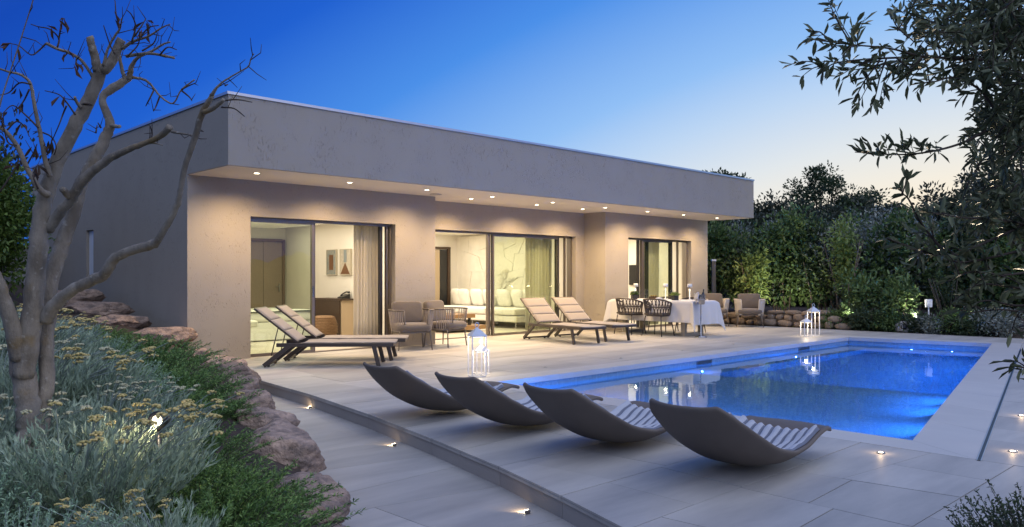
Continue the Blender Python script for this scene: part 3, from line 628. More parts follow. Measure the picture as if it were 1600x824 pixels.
part('top', M_WOOD, t, lambda b: b.box((0, 0, .36), (1.0, .8, .09))); part('lower_shelf', M_WOOD, t, lambda b: b.box((.12, -.1, .10), (1.2, 1.0, .09))); part('leg', M_DARKMET, t, lambda b: [b.box((x, y, .23), (.05, .05, .17)) for x in (-.35, .4) for y in (-.3, .3)])
t = uvthing('wall_television', 'black flat television on the wall of the corner room', 'television', HL-.424, 1.85, 1.05)
part('screen', M_TV, t, lambda b: b.box((-.045, 0, .29), (.02, .96, .56))); part('bezel', M_BLACK, t, lambda b: b.box((-.03, 0, .29), (.028, .985, .585)))
# post beyond the right end of the house
t = thing('gate_post', 'slim grey metal post at the right end of the house', 'post', G(1115, 505.5, 0))
part('shaft', mat('grey_post', (.03, .032, .037), .6), t, lambda b: b.box((0, 0, .86), (.10, .10, 1.72))); part('cap', M_CAP, t, lambda b: b.box((0, 0, 1.745), (.12, .12, .05)))

# ------------------------------------------------------------------ curved shell loungers
SS = [0, .10, .22, .38, .55, .70, .82, .92, 1.0]
def prof(tab):
    def f(s):
        return float(np.interp(s, SS, tab))
    xs = np.linspace(0, 1, 61); k = np.array([1, 4, 6, 4, 1])/16; ys = np.array([f(x) for x in xs]); p = np.concatenate([[2*ys[0]-ys[2], 2*ys[0]-ys[1]], ys, [2*ys[-1]-ys[-2], 2*ys[-1]-ys[-3]]])
    for _ in range(3):
        ys = np.convolve(p, k, 'valid'); p = np.concatenate([[2*ys[0]-ys[2], 2*ys[0]-ys[1]], ys, [2*ys[-1]-ys[-2], 2*ys[-1]-ys[-3]]])
    return lambda s: float(np.interp(s, xs, ys))
PX = prof([-.82, -.68, -.50, -.24, .04, .29, .47, .63, .80]); PZC = prof([.51, .355, .20, .075, .034, .058, .150, .210, .195])
PZE = prof([.525, .455, .345, .215, .148, .158, .210, .232, .185]); PHW = prof([.24, .31, .355, .37, .35, .33, .325, .32, .29])
def shell_pt(s, wv, off=0):
    e = 1-.25*max(0, (.08-s)/.08)*abs(wv)**3
    x = PX(s)+.05*(abs(wv)**2.2)*(max(0, .12-s)/.12)-.06*(abs(wv)**2.2)*(max(0, s-.9)/.1)
    return Vector((x, PHW(s)*wv, PZC(s)+(PZE(s)-PZC(s))*abs(wv)**3+off))
def make_shell_lounger():
    t = thing('curved_lounger', '', 'lounger')
    b = MB().grid(lambda a, c: shell_pt(c, a*2-1), 25, 41)
    o = b.build('shell', M_SHELL, t); md = o.modifiers.new('s', 'SOLIDIFY'); md.thickness = .032; md.offset = 0; md.use_rim = True; bv = o.modifiers.new('b', 'SUBSURF'); bv.levels = bv.render_levels = 1
    def cush(a, c):            # quilted in long rolls from head to foot
        s = .08+.76*c+.012*abs(math.sin(a*math.pi*9))*(c > .5); wv = (a*2-1)*.93; roll = abs(math.sin(a*math.pi*9)); edge = min(1, (1-abs(a*2-1))/.05, c/.02, (1-c)/.02)
        wob = .008*math.sin(a*5+c*9)+.004*math.sin(c*47+a*11)
        return shell_pt(s, wv, .024+(.010+.027*roll**.55+wob)*max(0, edge)**.5)
    o2 = MB().grid(cush, 109, 41).build('quilted_cushion', M_QUILT, t); o2.data.materials.append(mat('quilt_seam', (.17, .19, .25), .95, bump=(420, (1, 1, 1), .3, .002)))
    for p in o2.data.polygons:
        if abs(math.sin(((p.index % 108)+.5)/108*math.pi*9)) < .42: p.material_index = 1
    return t
LB = ['dark grey curved lounger farthest from the camera, leftmost of the row of four', 'dark grey curved lounger second from the left, its head in front of the tall lantern',
      'dark grey curved lounger third from the left, between two others of its row', 'dark grey curved lounger nearest the camera with its whole foot lip showing']
L0 = make_shell_lounger()
for i, (x, y, a) in enumerate(((-.64, 7.54, 2), (.093, 6.80, 0), (.81, 6.13, -1), (1.593, 5.40, 1))):
    o = L0 if i == 0 else copy_tree(L0)
    o.location = (x, y, .0); o.rotation_euler = (0, 0, TH+R(a)); tag(o, LB[i], 'lounger', 'curved shell loungers beside the pool')

# ------------------------------------------------------------------ flat sling sun loungers
def make_sun_lounger():
    t = thing('sun_lounger', '', 'sun lounger'); hw = .31; zt = .335
    f = MB()
    for s in (-1, 1): f.bar((-.66, s*hw, zt-.02), (1.0, s*hw, zt-.02), .035, .055, ch=.006)
    f.bar((.985, -hw+.018, zt-.025), (.985, hw-.018, zt-.025), .03, .045, ch=.006); f.bar((-.30, -hw+.018, zt-.035), (-.30, hw-.018, zt-.035), .03, .03)
    f.build('frame', M_LMET, t)
    for s in (-1, 1):
        part('leg', M_LMET, t, lambda b: b.bar((-.48, s*hw, zt-.03), (-.84, s*hw, .02), .036, .06, ch=.006))
        part('leg', M_LMET, t, lambda b: b.bar((.72, s*hw, zt-.04), (.79, s*hw, 0), .034, .06, ch=.006))
    part('foot_rail', M_LMET, t, lambda b: [b.bar((-.80, -hw+.02, .035), (-.80, hw-.02, .035), .03, .03)]+[b.lathe([(.0, 0), (.02, 0), (.02, .02), (0, .02)], 8, (-.80, y, 0)) for y in (-.2, .2)])
    # padded sling seat with cross seams, hung a little between the side rails
    def seat(a, c):
        x = -.32+1.33*c; y = (a*2-1)*(hw-.012); return Vector((x, y, zt+.012-.012*(1-(a*2-1)**2)+.006*abs(math.sin(c*math.pi*3))**.4))
    o = MB().grid(seat, 9, 49).build('seat_sling', M_SLING, t); md = o.modifiers.new('s', 'SOLIDIFY'); md.thickness = .012
    a0 = Vector((-.36, 0, zt+.015)); d = Vector((-.60, 0, .475)).normalized(); nn = Vector((d.z, 0, -d.x)); Lb = .77
    bf = MB()
    for s in (-1, 1): bf.bar(a0+Vector((0, s*(hw-.012), 0)), a0+d*Lb+Vector((0, s*(hw-.012), 0)), .028, .028, up=nn, ch=.005)
    bf.bar(a0+d*Lb+Vector((0, -hw, 0)), a0+d*Lb+Vector((0, hw, 0)), .026, .026, up=nn)
    bk = bf.build('backrest_frame', M_LMET, t)
    panels = [(0.02, .255), (.262, .50), (.507, .76)]
    for p0, p1 in panels:
        def pad(a, c, p0=p0, p1=p1):
            q = p0+(p1-p0)*c; return a0+d*q+Vector((0, (a*2-1)*(hw-.02), 0))+nn*(.016+.012*(math.sin(math.pi*c)**.35)*(math.sin(math.pi*min(1, max(0, a)))**.2))
        o = MB().grid(pad, 9, 9).build('back_pad', M_SLING, t); md = o.modifiers.new('s', 'SOLIDIFY'); md.thickness = .014
    for s in (-1, 1): part('prop', M_LMET, t, lambda b: b.tube([a0+d*.36+Vector((0, s*(hw-.03), -.01)), (-.74, s*(hw-.03), .16)], .008, 6))
    part('bracket', M_LMET, t, lambda b: [b.box((-.37, s*(hw-.03), zt+.01), (.07, .012, .05)) for s in (-1, 1)])
    return t
SL = make_sun_lounger()
for i, (x, y, a, lb) in enumerate(((-2.72, 11.62, 3, 'taupe sling sun lounger nearer the camera of the pair by the bedroom doors'), (-2.66, 12.44, 3, 'taupe sling sun lounger behind its twin, nearest the bedroom glass'),
        (.98, 15.83, -55, 'taupe sling sun lounger by the living room glass, left of its pair'), (1.66, 16.46, -55, 'taupe sling sun lounger between its twin and the dining chairs'))):
    o = SL if i == 0 else copy_tree(SL)
    o.location = (x, y, .002); o.rotation_euler = (0, 0, R(a)); tag(o, lb, 'sun lounger', 'flat sun loungers on the terrace')

# ------------------------------------------------------------------ armchairs
def u_path(n, wx, wy, k=2.8):       # open U seen from above, front of the chair at -y
    out = []
    for i in range(n):
        a = R(-62)+R(304)*i/(n-1); c, s = math.cos(a), math.sin(a)
        out.append((wx*abs(c)**(2/k)*(1 if c > 0 else -1), wy*abs(s)**(2/k)*(1 if s > 0 else -1)))
    return out
def make_armchair(dense):
    t = thing('armchair', '', 'armchair'); n = 43
    top = u_path(n, .385, .36); bot = u_path(n, .335, .31); zt, zb_ = .70, .33
    zt_at = lambda i: zt+.0*abs(i-n/2)
    mr_ = M_ROPE if not dense else M_BAND
    fr = MB(); fr.tube([(x, y, zt_at(i)) for i, (x, y) in enumerate(top)], .014, 8); fr.tube([(x, y, zb_) for x, y in bot], .012, 8)
    for i in (0, n-1): fr.tube([(top[i][0], top[i][1], zt-.005), (bot[i][0], bot[i][1], zb_)], .013, 8)
    fr.build('frame', M_LEG if not dense else M_BAND, t)
    if not dense:
        for i in range(1, n-1):
            part('rope', mr_, t, lambda b: b.tube([(top[i][0], top[i][1], zt), ((top[i][0]+bot[i][0])/2*1.01, (top[i][1]+bot[i][1])/2*1.01, (zt+zb_)/2), (bot[i][0], bot[i][1], zb_)], .0085, 5, False))
    else:
        def band(a, c):
            f = a*(n-1); i = min(int(f), n-2); q = f-i; px = top[i][0]*(1-q)+top[i+1][0]*q; py = top[i][1]*(1-q)+top[i+1][1]*q; qx = bot[i][0]*(1-q)+bot[i+1][0]*q; qy = bot[i][1]*(1-q)+bot[i+1][1]*q
            r = 1+.012*math.sin(f*math.pi*4); return Vector(((px*c+qx*(1-c))*r, (py*c+qy*(1-c))*r, zb_-.03+(zt+.012-zb_+.03)*c))
        o = MB().grid(band, 169, 5).build('woven_band', mr_, t); md = o.modifiers.new('s', 'SOLIDIFY'); md.thickness = .016; md.offset = 0
    part('seat_deck', M_LEG, t, lambda b: b.prism([(x*.97, y*.97) for x, y in u_path(20, .335, .31)], .30, .318))
    def cush(wx, wy, z0, h, k=4.5, ex=.20):
        def fn(a, c):
            th = a*2*math.pi; cc, ss = math.cos(th), math.sin(th); r = (abs(cc)**k+abs(ss)**k)**(-1/k); q = c*math.pi; e = max(0, math.sin(q))**ex
            return Vector((wx*r*cc*e, wy*r*ss*e, z0+h/2-h/2*math.cos(q)*(1+.10*(1-min(1, r*e))) ))
        return MB().grid(fn, 36, 13, True)
    cush(.315, .315, .325, .145).build('seat_cushion', M_TAUPE, t).location = (0, -.03, 0)
    bc = cush(.285, .205, -.065, .13, 9, .15).build('back_cushion', M_TAUPE, t); bc.location = (0, .245, .645); bc.rotation_euler = (R(78), 0, 0)
    for sx, sy in ((-1, -1), (1, -1), (-1, 1), (1, 1)):
        sp = .03 if not dense else .05
        part('leg', M_LEG, t, lambda b: b.tube([(sx*.275, sy*.24, .335), (sx*(.275+sp), sy*(.24+sp), 0)], [.014, .010], 8))
    return t
A1 = make_armchair(False); A2 = copy_tree(A1); B1 = make_armchair(True); B2 = copy_tree(B1)
for o, x, y, a, lb in ((A1, -1.80, 14.10, 24, 'taupe rope armchair left of its pair by the bedroom doors'), (A2, -1.24, 14.72, 60, 'taupe rope armchair right of its pair, turned sideways by the wall corner'),
                       (B1, 5.30, 20.75, -2, 'taupe armchair half hidden behind the wine cooler stand'), (B2, 6.14, 20.42, -14, 'taupe armchair standing free before the low stone wall')):
    o.location = (x, y, .001); o.rotation_euler = (0, 0, R(a)); tag(o, lb, 'armchair', 'low armchairs on the terrace')

# ------------------------------------------------------------------ dining table, chairs and what stands on the cloth
TC = Vector((3.42, 18.0, 0)); TA = math.atan2(-.7186, .6955)
TU = Vector((math.cos(TA), math.sin(TA), 0)); TV = Vector((-TU.y, TU.x, 0)); TZ = .765
t = thing('dining_table', 'long dining table with frame legs under a white cloth', 'table', TC, TA)
M_TLEG = mat('table_leg', (.30, .28, .25), .5, .3)
part('tabletop', M_TLEG, t, lambda b: b.box((0, 0, TZ-.022), (2.2, .92, .03)))
for s in (-1, 1):
    part('leg_frame', M_TLEG, t, lambda b: [b.box((s*.80, y, .365), (.10, .07, .73)) for y in (-.33, .33)]+[b.box((s*.80, 0, .03), (.10, .59, .06)), b.box((s*.80, 0, .70), (.10, .59, .05))])
def cloth(a, c):
    X, Y = (a*2-1)*1.62, (c*2-1)*.93; hx, hy = 1.105, .465
    ox, oy = max(0, abs(X)-hx), max(0, abs(Y)-hy); sx, sy = math.copysign(1, X), math.copysign(1, Y); dr = max(ox, oy)
    x, y = max(-hx, min(hx, X)), max(-hy, min(hy, Y)); z = TZ-(0 if dr == 0 else dr)
    if ox > 0 and oy > 0:       # the hanging corner folds into a point
        h = math.hypot(ox, oy); z = TZ-min(.70, h*1.0); m = min(ox, oy)
        x += sx*(.05+.10*m/.5+.03*ox); y += sy*(.05+.10*m/.5+.03*oy)
        x -= sx*max(0, oy-ox)*.12; y -= sy*max(0, ox-oy)*.12
    elif ox > 0: x += sx*(.012+.05*ox+.028*ox/.5*math.sin(Y*17)); 
    elif oy > 0: y += sy*(.012+.05*oy+.026*oy/.5*math.sin(X*13+1)); 
    return Vector((x, y, z+(.0025*math.sin(X*9)*math.sin(Y*11) if dr == 0 else 0)))
cl = MB().grid(cloth, 97, 57).build('tablecloth', M_CLOTH); cl.location = TC; cl.rotation_euler = (0, 0, TA); md = cl.modifiers.new('s', 'SOLIDIFY'); md.thickness = .004; md.offset = 1; subsurf(cl)
tag(cl, 'white linen cloth draped over the long dining table with hanging corner points', 'tablecloth')
def make_dining_chair():
    t = thing('dining_chair', '', 'dining chair'); n = 29
    def bp(i, z):                              # rounded basket back, front of the chair at -y
        a = R(-18)+R(216)*i/(n-1); k = 2.4; c, s = math.cos(a), math.sin(a); f = .80+.20*(z-.44)/.36
        return Vector((.31*f*abs(c)**(2/k)*(1 if c > 0 else -1), .29*f*abs(s)**(2/k)*(1 if s > 0 else -1), z))
    zt = lambda i: .80-.10*(abs(i-(n-1)/2)/((n-1)/2))**2.5
    f = MB(); f.tube([bp(i, zt(i)) for i in range(n)], .016, 8); f.tube([bp(i, .46) for i in range(n)], .014, 8)
    for i in (0, n-1): f.tube([bp(i, zt(i)), bp(i, .46)], .015, 8)
    f.build('back_frame', M_DROPE, t)
    for i in range(n-2):
        w_ = lambda b: b.tube([bp(i+(2 if i % 2 else 0), zt(i+(2 if i % 2 else 0))-.01), bp(i+1, .66)*1.0, bp(i+1, .60), bp(i+(0 if i % 2 else 2), .465)], .0115, 5, False)
        part('woven_rope', M_DROPE, t, w_)
    part('waist_band', M_DROPE, t, lambda b: b.tube([bp(i, .63)+Vector((0, 0, .004*(-1)**i)) for i in range(n)], .011, 6))
    part('seat', M_DROPE, t, lambda b: b.prism([(bp(i, .46).x*.98, bp(i, .46).y*.98) for i in range(n)]+[(-.24, -.25), (.24, -.25)], .43, .455))
    part('seat_cushion', mat('dark_cushion', (.10, .085, .07), .9), t, lambda b: b.box((0, -.02, .475), (.46, .46, .045), None, .018))
    for sx, sy in ((-1, -1), (1, -1), (-1, 1), (1, 1)):
        part('leg', M_DROPE, t, lambda b: b.tube([(sx*.20, sy*.19, .44), (sx*.255, sy*.25, 0)], [.013, .010], 7))
    return t
D0 = make_dining_chair()
for i, (a, l, rz, lb) in enumerate(((.33, -.62, 182, 'dark woven rope dining chair in front of the cloth, right of the near pair'), (-.42, -.64, 178, 'dark woven rope dining chair in front of the cloth, nearer the house wall'),
                                (.33, .64, 2, 'dark dining chair on the far side of the table, nearer the wine cooler stand'), (-.42, .64, -1, 'dark dining chair on the far side of the table, nearer the house'))):
    o = D0 if i == 0 else copy_tree(D0); o.location = TC+TU*a+TV*l*-1*-1; o.rotation_euler = (0, 0, TA+R(rz)); tag(o, lb, 'dining chair', 'woven chairs round the dining table')
def ontable(a, l): p = TC+TU*a+TV*l; return (p.x, p.y, TZ+.0075)
def make_table_lamp():
    t = thing('table_lamp', '', 'table lamp')
    part('base', M_WHITE, t, lambda b: b.lathe([(.055, 0), (.055, .012), (.012, .02), (.012, .285), (0, .285)], 18))
    part('shade', M_WHITE, t, lambda b: b.lathe([(.060, .285), (.050, .36), (.0, .362), (.0, .355), (.045, .352), (.054, .285), (.060, .285)], 20))
    part('diffuser', M_LAMPS, t, lambda b: b.lathe([(.050, .292), (.02, .290), (0, .290)], 16))
    return t
TL = make_table_lamp()
for i, (a, lb) in enumerate(((-.78, 'slim white table lamp nearest the house end of the table'), (.06, 'slim white table lamp in the middle of the three on the table'), (.70, 'slim white table lamp at the pool end of the table'))):
    o = TL if i == 0 else copy_tree(TL); o.location = ontable(a, .05); tag(o, lb, 'table lamp', 'white lamps on the dining table'); lamp('table_lamp_light', 'POINT', (0, 0, .265), 1.6, WARMW, .02, o)
def potted(a, l, lb, seed):
    t = thing('potted_plant', lb, 'potted plant', ontable(a, l), .4, 'small potted plants on the dining table')
    part('pot', M_BLACK, t, lambda b: [b.box((0, 0, .05), (.115, .115, .10), None, .006)])
    r = np.random.default_rng(seed); n = 90; base = np.column_stack([r.uniform(-.045, .045, n), r.uniform(-.045, .045, n), np.full(n, .10)]); d = base*np.array([12, 12, 0])+r.normal(size=(n, 3))*.35+np.array([0, 0, .8])
    v, f = leaf_arrays(base, d, r.uniform(.05, .11, n), .022, True, .1, rng=r); np_mesh('foliage', v, f, M_LF_LIME if seed == 2 else M_LF_HEDGE, t)
potted(-.60, -.25, 'small dark square pot with a spiky plant, nearer the house', 1); potted(.50, -.22, 'small dark square pot with bright green leaves, nearer the pool', 2)
def make_glass():
    t = thing('wine_glass', '', 'wine glass')
    part('bowl', M_THIN, t, lambda b: b.lathe([(.004, .095), (.03, .11), (.045, .145), (.044, .18), (.034, .225)], 18)); part('stem', M_THIN, t, lambda b: b.lathe([(.036, 0), (.034, .003), (.005, .008), (.004, .095)], 14)); return t
g0 = make_glass()
for i, (a, l, lb) in enumerate(((-.40, -.28, 'wine glass beside the spiky potted plant'), (-.33, -.14, 'wine glass just behind the one by the spiky plant'), (.27, -.26, 'wine glass left of the bright leaved pot'), (.36, -.14, 'wine glass behind the one left of the bright leaved pot'))):
    o = g0 if i == 0 else copy_tree(g0); o.location = ontable(a, l); tag(o, lb, 'wine glass', 'wine glasses on the dining table')
t = thing('condiment_box', 'small dark box with three brass lidded jars on the table', 'box', ontable(-.06, -.24), TA)
part('box', M_DWOOD, t, lambda b: b.box((0, 0, .035), (.20, .09, .07)))
for k in range(3): part('jar', mat('brass_jar', (.45, .33, .12), .3, .8), t, lambda b: b.lathe([(.022, .07), (.022, .10), (0, .105)], 12, (-.06+.06*k, 0, 0)))
for i, (a, l, lb) in enumerate(((-.85, -.27, 'white plate at the house end of the table'), (.12, -.28, 'white plate with a folded napkin near the middle of the table'))):
    t = thing('plate', lb, 'plate', ontable(a, l), 0, 'white plates on the table')
    part('dish', M_WHITE, t, lambda b: b.lathe([(.07, 0), (.13, .016), (.128, .02), (.07, .006), (0, .005)], 24))
    if i: part('napkin', M_CLOTH, t, lambda b: b.tube([(-.07, 0, .03), (0, .02, .035), (.07, 0, .03)], [.02, .024, .018], 8))
t = thing('wine_cooler', 'chrome wine cooler on a thin stand beside the tablecloth corner', 'wine cooler', (4.03, 16.86, .001))
part('stand', M_CHROME, t, lambda b: b.lathe([(.13, 0), (.13, .012), (.05, .03), (.014, .045), (.014, .70), (.02, .705)], 20))
part('bucket', M_CHROME, t, lambda b: b.lathe([(.07, .70), (.085, .72), (.10, .90), (.104, .90), (.104, .905), (.094, .905), (.08, .73), (0, .725)], 24))
part('ring', M_CHROME, t, lambda b: b.tube([(.112*math.cos(a*.393), .112*math.sin(a*.393), .80) for a in range(16)], .007, 6, False, True))
bt = MB().lathe([(.036, 0), (.038, .01), (.038, .17), (.030, .20), (.014, .235), (.014, .29), (0, .292)], 16).build('wine_bottle', M_BOTTLE); bt.location = (4.05, 16.87, .735); bt.rotation_euler = (0, R(9), 0); tag(bt, 'dark wine bottle leaning in the chrome cooler', 'bottle')
nb = MB().grid(lambda a, c: Vector((-.115+.012*math.sin(c*9)+.02*(1-c), (a-.5)*.16*(.6+.4*c), .74+.21*c+.02*math.sin(a*6))), 9, 9); o = nb.build('serving_napkin', M_CLOTH); o.location = (4.03, 16.86, .0); o.rotation_euler = (0, 0, R(25)); md = o.modifiers.new('s', 'SOLIDIFY'); md.thickness = .012
tag(o, 'white napkin draped over the left edge of the wine cooler', 'napkin')

# ------------------------------------------------------------------ lanterns
def make_lantern(hw, zr, top, roofm):
    t = thing('lantern', '', 'lantern'); p = MB()
    for sx in (-1, 1):
        for sy in (-1, 1): part('post', M_WHITE, t, lambda b: b.box((sx*(hw-.007), sy*(hw-.007), zr/2+.006), (.014, .014, zr-.014)))
    b = MB()
    for z in (.006, zr-.006):
        for s in (-1, 1): b.box((0, s*(hw-.007), z), (2*hw-.03, .012, .012)); b.box((s*(hw-.007), 0, z), (.012, 2*hw-.03, .012))
    b.build('frame', M_WHITE, t)
    part('roof', roofm, t, lambda b: b.add([(-hw*1.12, -hw*1.12, zr), (hw*1.12, -hw*1.12, zr), (hw*1.12, hw*1.12, zr), (-hw*1.12, hw*1.12, zr), (-.012, -.012, top), (.012, -.012, top), (.012, .012, top), (-.012, .012, top)],
         [(0, 1, 5, 4), (1, 2, 6, 5), (2, 3, 7, 6), (3, 0, 4, 7), (4, 5, 6, 7), (3, 2, 1, 0)]))
    part('ring', roofm, t, lambda b: b.tube([(.026*math.cos(a*.5236), 0, top+.034+.034*math.sin(a*.5236)) for a in range(12)], .006, 6, False, True))
    part('diffuser', M_LAMPS, t, lambda b: b.box((0, 0, zr-.018), (hw*1.4, hw*1.4, .010)))
    lamp('lantern_lamp', 'POINT', (0, 0, zr-.06), LANTERN_W, WARMW, .02, t)
    return t
M_BLUEROOF = mat('lantern_roof', (.55, .58, .62), .4)
LT = make_lantern(.098, .53, .63, M_BLUEROOF); LS = make_lantern(.090, .315, .39, M_WHITE)
LT2 = copy_tree(LT); LS2 = copy_tree(LS)
for o, x, y, a, lb in ((LT, -.455, 10.27, 20, 'tall white lantern with a blue grey roof behind the curved loungers'), (LS, -.415, 10.53, 20, 'short white lantern lit up just behind the tall near one'),
                     (LT2, 6.62, 17.35, 8, 'tall white lantern of the far pair by the pool corner'), (LS2, 6.36, 17.08, 8, 'short white lantern of the far pair by the pool corner')):
    o.location = (x, y, .001); o.rotation_euler = (0, 0, R(a)); tag(o, lb, 'lantern', 'white lanterns on the terrace')

# ------------------------------------------------------------------ small lights in the paving
def floor_light(name, p, lb, power, aim, grp, lit=True, r=.03):
    t = thing(name, lb, 'floor light', p, 0, grp)
    part('rim', M_CHROME if lit else mat('steel_rim', (.45, .44, .42), .3, .8), t, lambda b: b.lathe([(r, .001), (r, .006), (r*.7, .006)], 14)); part('lens', M_LAMP if lit else mat('dim_lens', (.5, .48, .44), .2), t, lambda b: b.lathe([(r*.68, .005), (r*.4, .008), (0, .009)], 12))
    if lit:
        if aim is None: lamp('floor_lamp', 'POINT', (0, 0, .05), power, WARM, .012, t)
        else: lamp('floor_lamp', 'SPOT', (0, 0, .035), power, WARM, .01, t, aim, 120, .8)
nm = ['farthest', 'middle', 'nearest']
for i, (px, py) in enumerate(((484, 638), (615, 697), (822, 802))):
    p = G(px, py, -.138); t = thing('step_light', nm[i]+' of the three small lights at the foot of the curved step', 'step light', p, R(-55), 'small lights along the curved step')
    part('housing', M_FRAME, t, lambda b: b.box((.014, 0, .011), (.020, .034, .020), None, .004)); part('lens', M_LAMP, t, lambda b: b.box((.003, 0, .013), (.004, .030, .018)))
    lamp('step_lamp', 'SPOT', (-.012, 0, .022), 1.6, WARM, .008, t, (-1, 0, -.28), 110, .8)
for i, (px, py) in enumerate(((1376, 708), (1582, 706), (1596, 650))):
    floor_light('deck_light', G(px, py, .001), ['bright round floor light in the paving by the nearest pool corner', 'round floor light right of the slot drain, nearer one', 'round floor light at the right edge of the paving, farther one'][i], .36, None, 'lit floor lights in the paving')
for i, (px, py) in enumerate(((1582, 706), (1596, 650))): lamp('deck_uplight', 'SPOT', G(px, py, .06), 130, WARMW, .03, None, Vector((1.55, 2.5, 1.5))-G(px, py, .04), 34, .9)
for i, (px, py) in enumerate(((970, 560), (1066, 548), (1146, 538), (852, 574))):
    floor_light('deck_spot', G(px, py, .001), ['unlit floor spot opposite the right pair of sun loungers', 'unlit floor spot before the dining chairs', 'unlit floor spot between the wine cooler and the pool', 'unlit floor spot nearest the tall near lantern'][i], 0, None, 'unlit floor spots by the pool edge', False, .028)

# ------------------------------------------------------------------ planted bank on the left
RL = [(2.0, -.15, -.02), (3.0, -.50, -.02), (3.9, -.86, 0), (4.5, -1.10, .02), (5.6, -1.66, .08), (6.6, -2.15, .10), (7.9, -2.72, .12), (9.1, -3.22, .14), (10.3, -3.85, .16), (11.2, -4.55, .22), (11.8, -5.15, .33), (12.6, -6.1, .52), (13.6, -7.2, .66), (15, -8.5, .80), (19, -11, 1.0)]
RY, RX, RH = (np.array([r[i] for r in RL]) for i in range(3))
def bank_z(x, y):
    d = np.maximum(0, np.interp(y, RY, RX)-x); h = np.interp(y, RY, RH)
    return h+.30*(1-np.exp(-d*1.3))+.055*d+.03*np.sin(x*3.1+y*1.7)*np.minimum(1, d)
bk = MB()
ys = np.linspace(1.2, 19, 60); us = np.linspace(0, 1, 34)
vs = [(float(np.interp(y, RY, RX)+.05-q*q*14), float(y), 0) for y in ys for q in us]
vs = [(x, y, float(bank_z(x, y))) if i % 34 else (x, y, -.2) for i, (x, y, _) in enumerate(vs)]
bk.add(vs, [(j*34+i, j*34+i+1, (j+1)*34+i+1, (j+1)*34+i) for j in range(59) for i in range(33)], True)
bk.build('planting_bank', M_SOIL, None, 'structure')
# bark mulch flakes near the foot of the tree
n = 900; mx_, my_ = RNG.uniform(-3.0, -1.3, n), RNG.uniform(2.4, 4.6, n); mb_ = np.column_stack([mx_, my_, bank_z(mx_, my_)+.01])
v, f = leaf_arrays(mb_, RNG.normal(size=(n, 3))*np.array([1, 1, .3]), RNG.uniform(.03, .08, n), RNG.uniform(.015, .04, n), True)
o = np_mesh('bark_mulch', v, f, mat('mulch', (.10, .04, .025), .9, island=.5)); tag(o, 'reddish bark mulch on the soil at the foot of the bare tree', 'mulch', None, 'stuff')
def boulder(loc, size, rz, seed, label, grp='boulders edging the planted bank'):
    r = random.Random(seed); bm = bmesh.new(); bmesh.ops.create_icosphere(bm, subdivisions=5, radius=1)
    planes = [(Vector((r.gauss(0, 1), r.gauss(0, 1), r.gauss(0, .8))).normalized(), r.uniform(.62, .90)) for _ in range(17)]+[(Vector((.05, 0, 1)).normalized(), .72)]
    from mathutils import noise as mn
    of = Vector((r.uniform(0, 50), r.uniform(0, 50), 0))
    for q in bm.verts:
        p = q.co.normalized(); d = 1.0
        for nrm, k in planes:
            c = p.dot(nrm)
            if c > .05: d = min(d, k/c)
        d = d*.97+.03; d *= 1+.08*mn.noise(p*2.1+of)+.05*mn.noise(p*5.5+of)+.045*abs(mn.noise(p*11+of))-.05*abs(mn.noise(Vector((p.x*4, p.y*4, p.z*11))+of))+.022*mn.noise(p*29+of)
        q.co = Vector((p.x*d*size[0], p.y*d*size[1], p.z*d*size[2]*.92))
    me = bpy.data.meshes.new('boulder'); bm.to_mesh(me); bm.free(); me.polygons.foreach_set('use_smooth', [True]*len(me.polygons)); me.materials.append(M_ROCK)
    o = link(bpy.data.objects.new('boulder', me)); o.location = loc; o.rotation_euler = (r.uniform(-.1, .1), r.uniform(-.1, .1), R(rz)); return tag(o, label, 'boulder', grp)
for i, (x, y, z, sx, sy, sz, rz, lb) in enumerate((
    (-1.16, 4.35, .03, .27, .34, .23, 20, 'pale granite boulder nearest the camera beside the lower path'),
    (-.84, 3.62, -.05, .26, .40, .22, 10, 'granite boulder at the bottom edge of the photo by the path'),
    (-1.60, 5.45, .07, .34, .56, .26, 26, 'largest rounded reddish boulder beside the lower path'),
    (-1.98, 6.30, .10, .29, .38, .22, 30, 'flat topped boulder behind the largest reddish one'),
    (-2.52, 7.45, .06, .27, .42, .24, 28, 'brown boulder beside the middle of the lower path'),
    (-2.90, 8.45, .07, .24, .44, .23, 20, 'squarish boulder near the far end of the lower path'),
    (-3.30, 9.35, .10, .36, .48, .25, 30, 'wide grey boulder where the step meets the bank'),
    (-3.92, 10.3, .10, .50, .46, .22, 35, 'flat boulder in front of the house corner'),
    (-4.45, 10.98, .16, .40, .34, .20, 40, 'small boulder right at the house corner'),
    (-5.12, 11.5, .42, .52, .36, .20, 48, 'grey slab boulder left of the house corner'),
    (-5.95, 12.05, .60, .46, .34, .16, 40, 'flat boulder by the dark end wall, middle one'),
    (-6.6, 12.65, .76, .62, .38, .20, 44, 'long pinkish boulder by the dark end wall'),
    (-7.6, 13.55, .92, .66, .40, .20, 40, 'last boulder up the bank under the slot window'))):
    boulder((x, y, z), (sx, sy, sz), rz, 40+i, lb)
lamp('bank_spot_lamp', 'POINT', (-1.56, 3.40, .66), 2.2, WARMW, .012)
t = thing('garden_spotlight', 'small lit spotlight shining through the yellow flowers on the bank', 'spotlight', (-1.55, 3.47, .47))
part('stake', M_BLACK, t, lambda b: b.lathe([(.008, -.3), (.01, .16)], 8)); part('head', M_BLACK, t, lambda b: b.tube([(0, .05, .19), (0, -.02, .20)], [.03, .042], 14)); part('lens', M_LAMP, t, lambda b: b.tube([(0, -.0205, .20), (0, -.026, .201)], [.022, .016], 14))

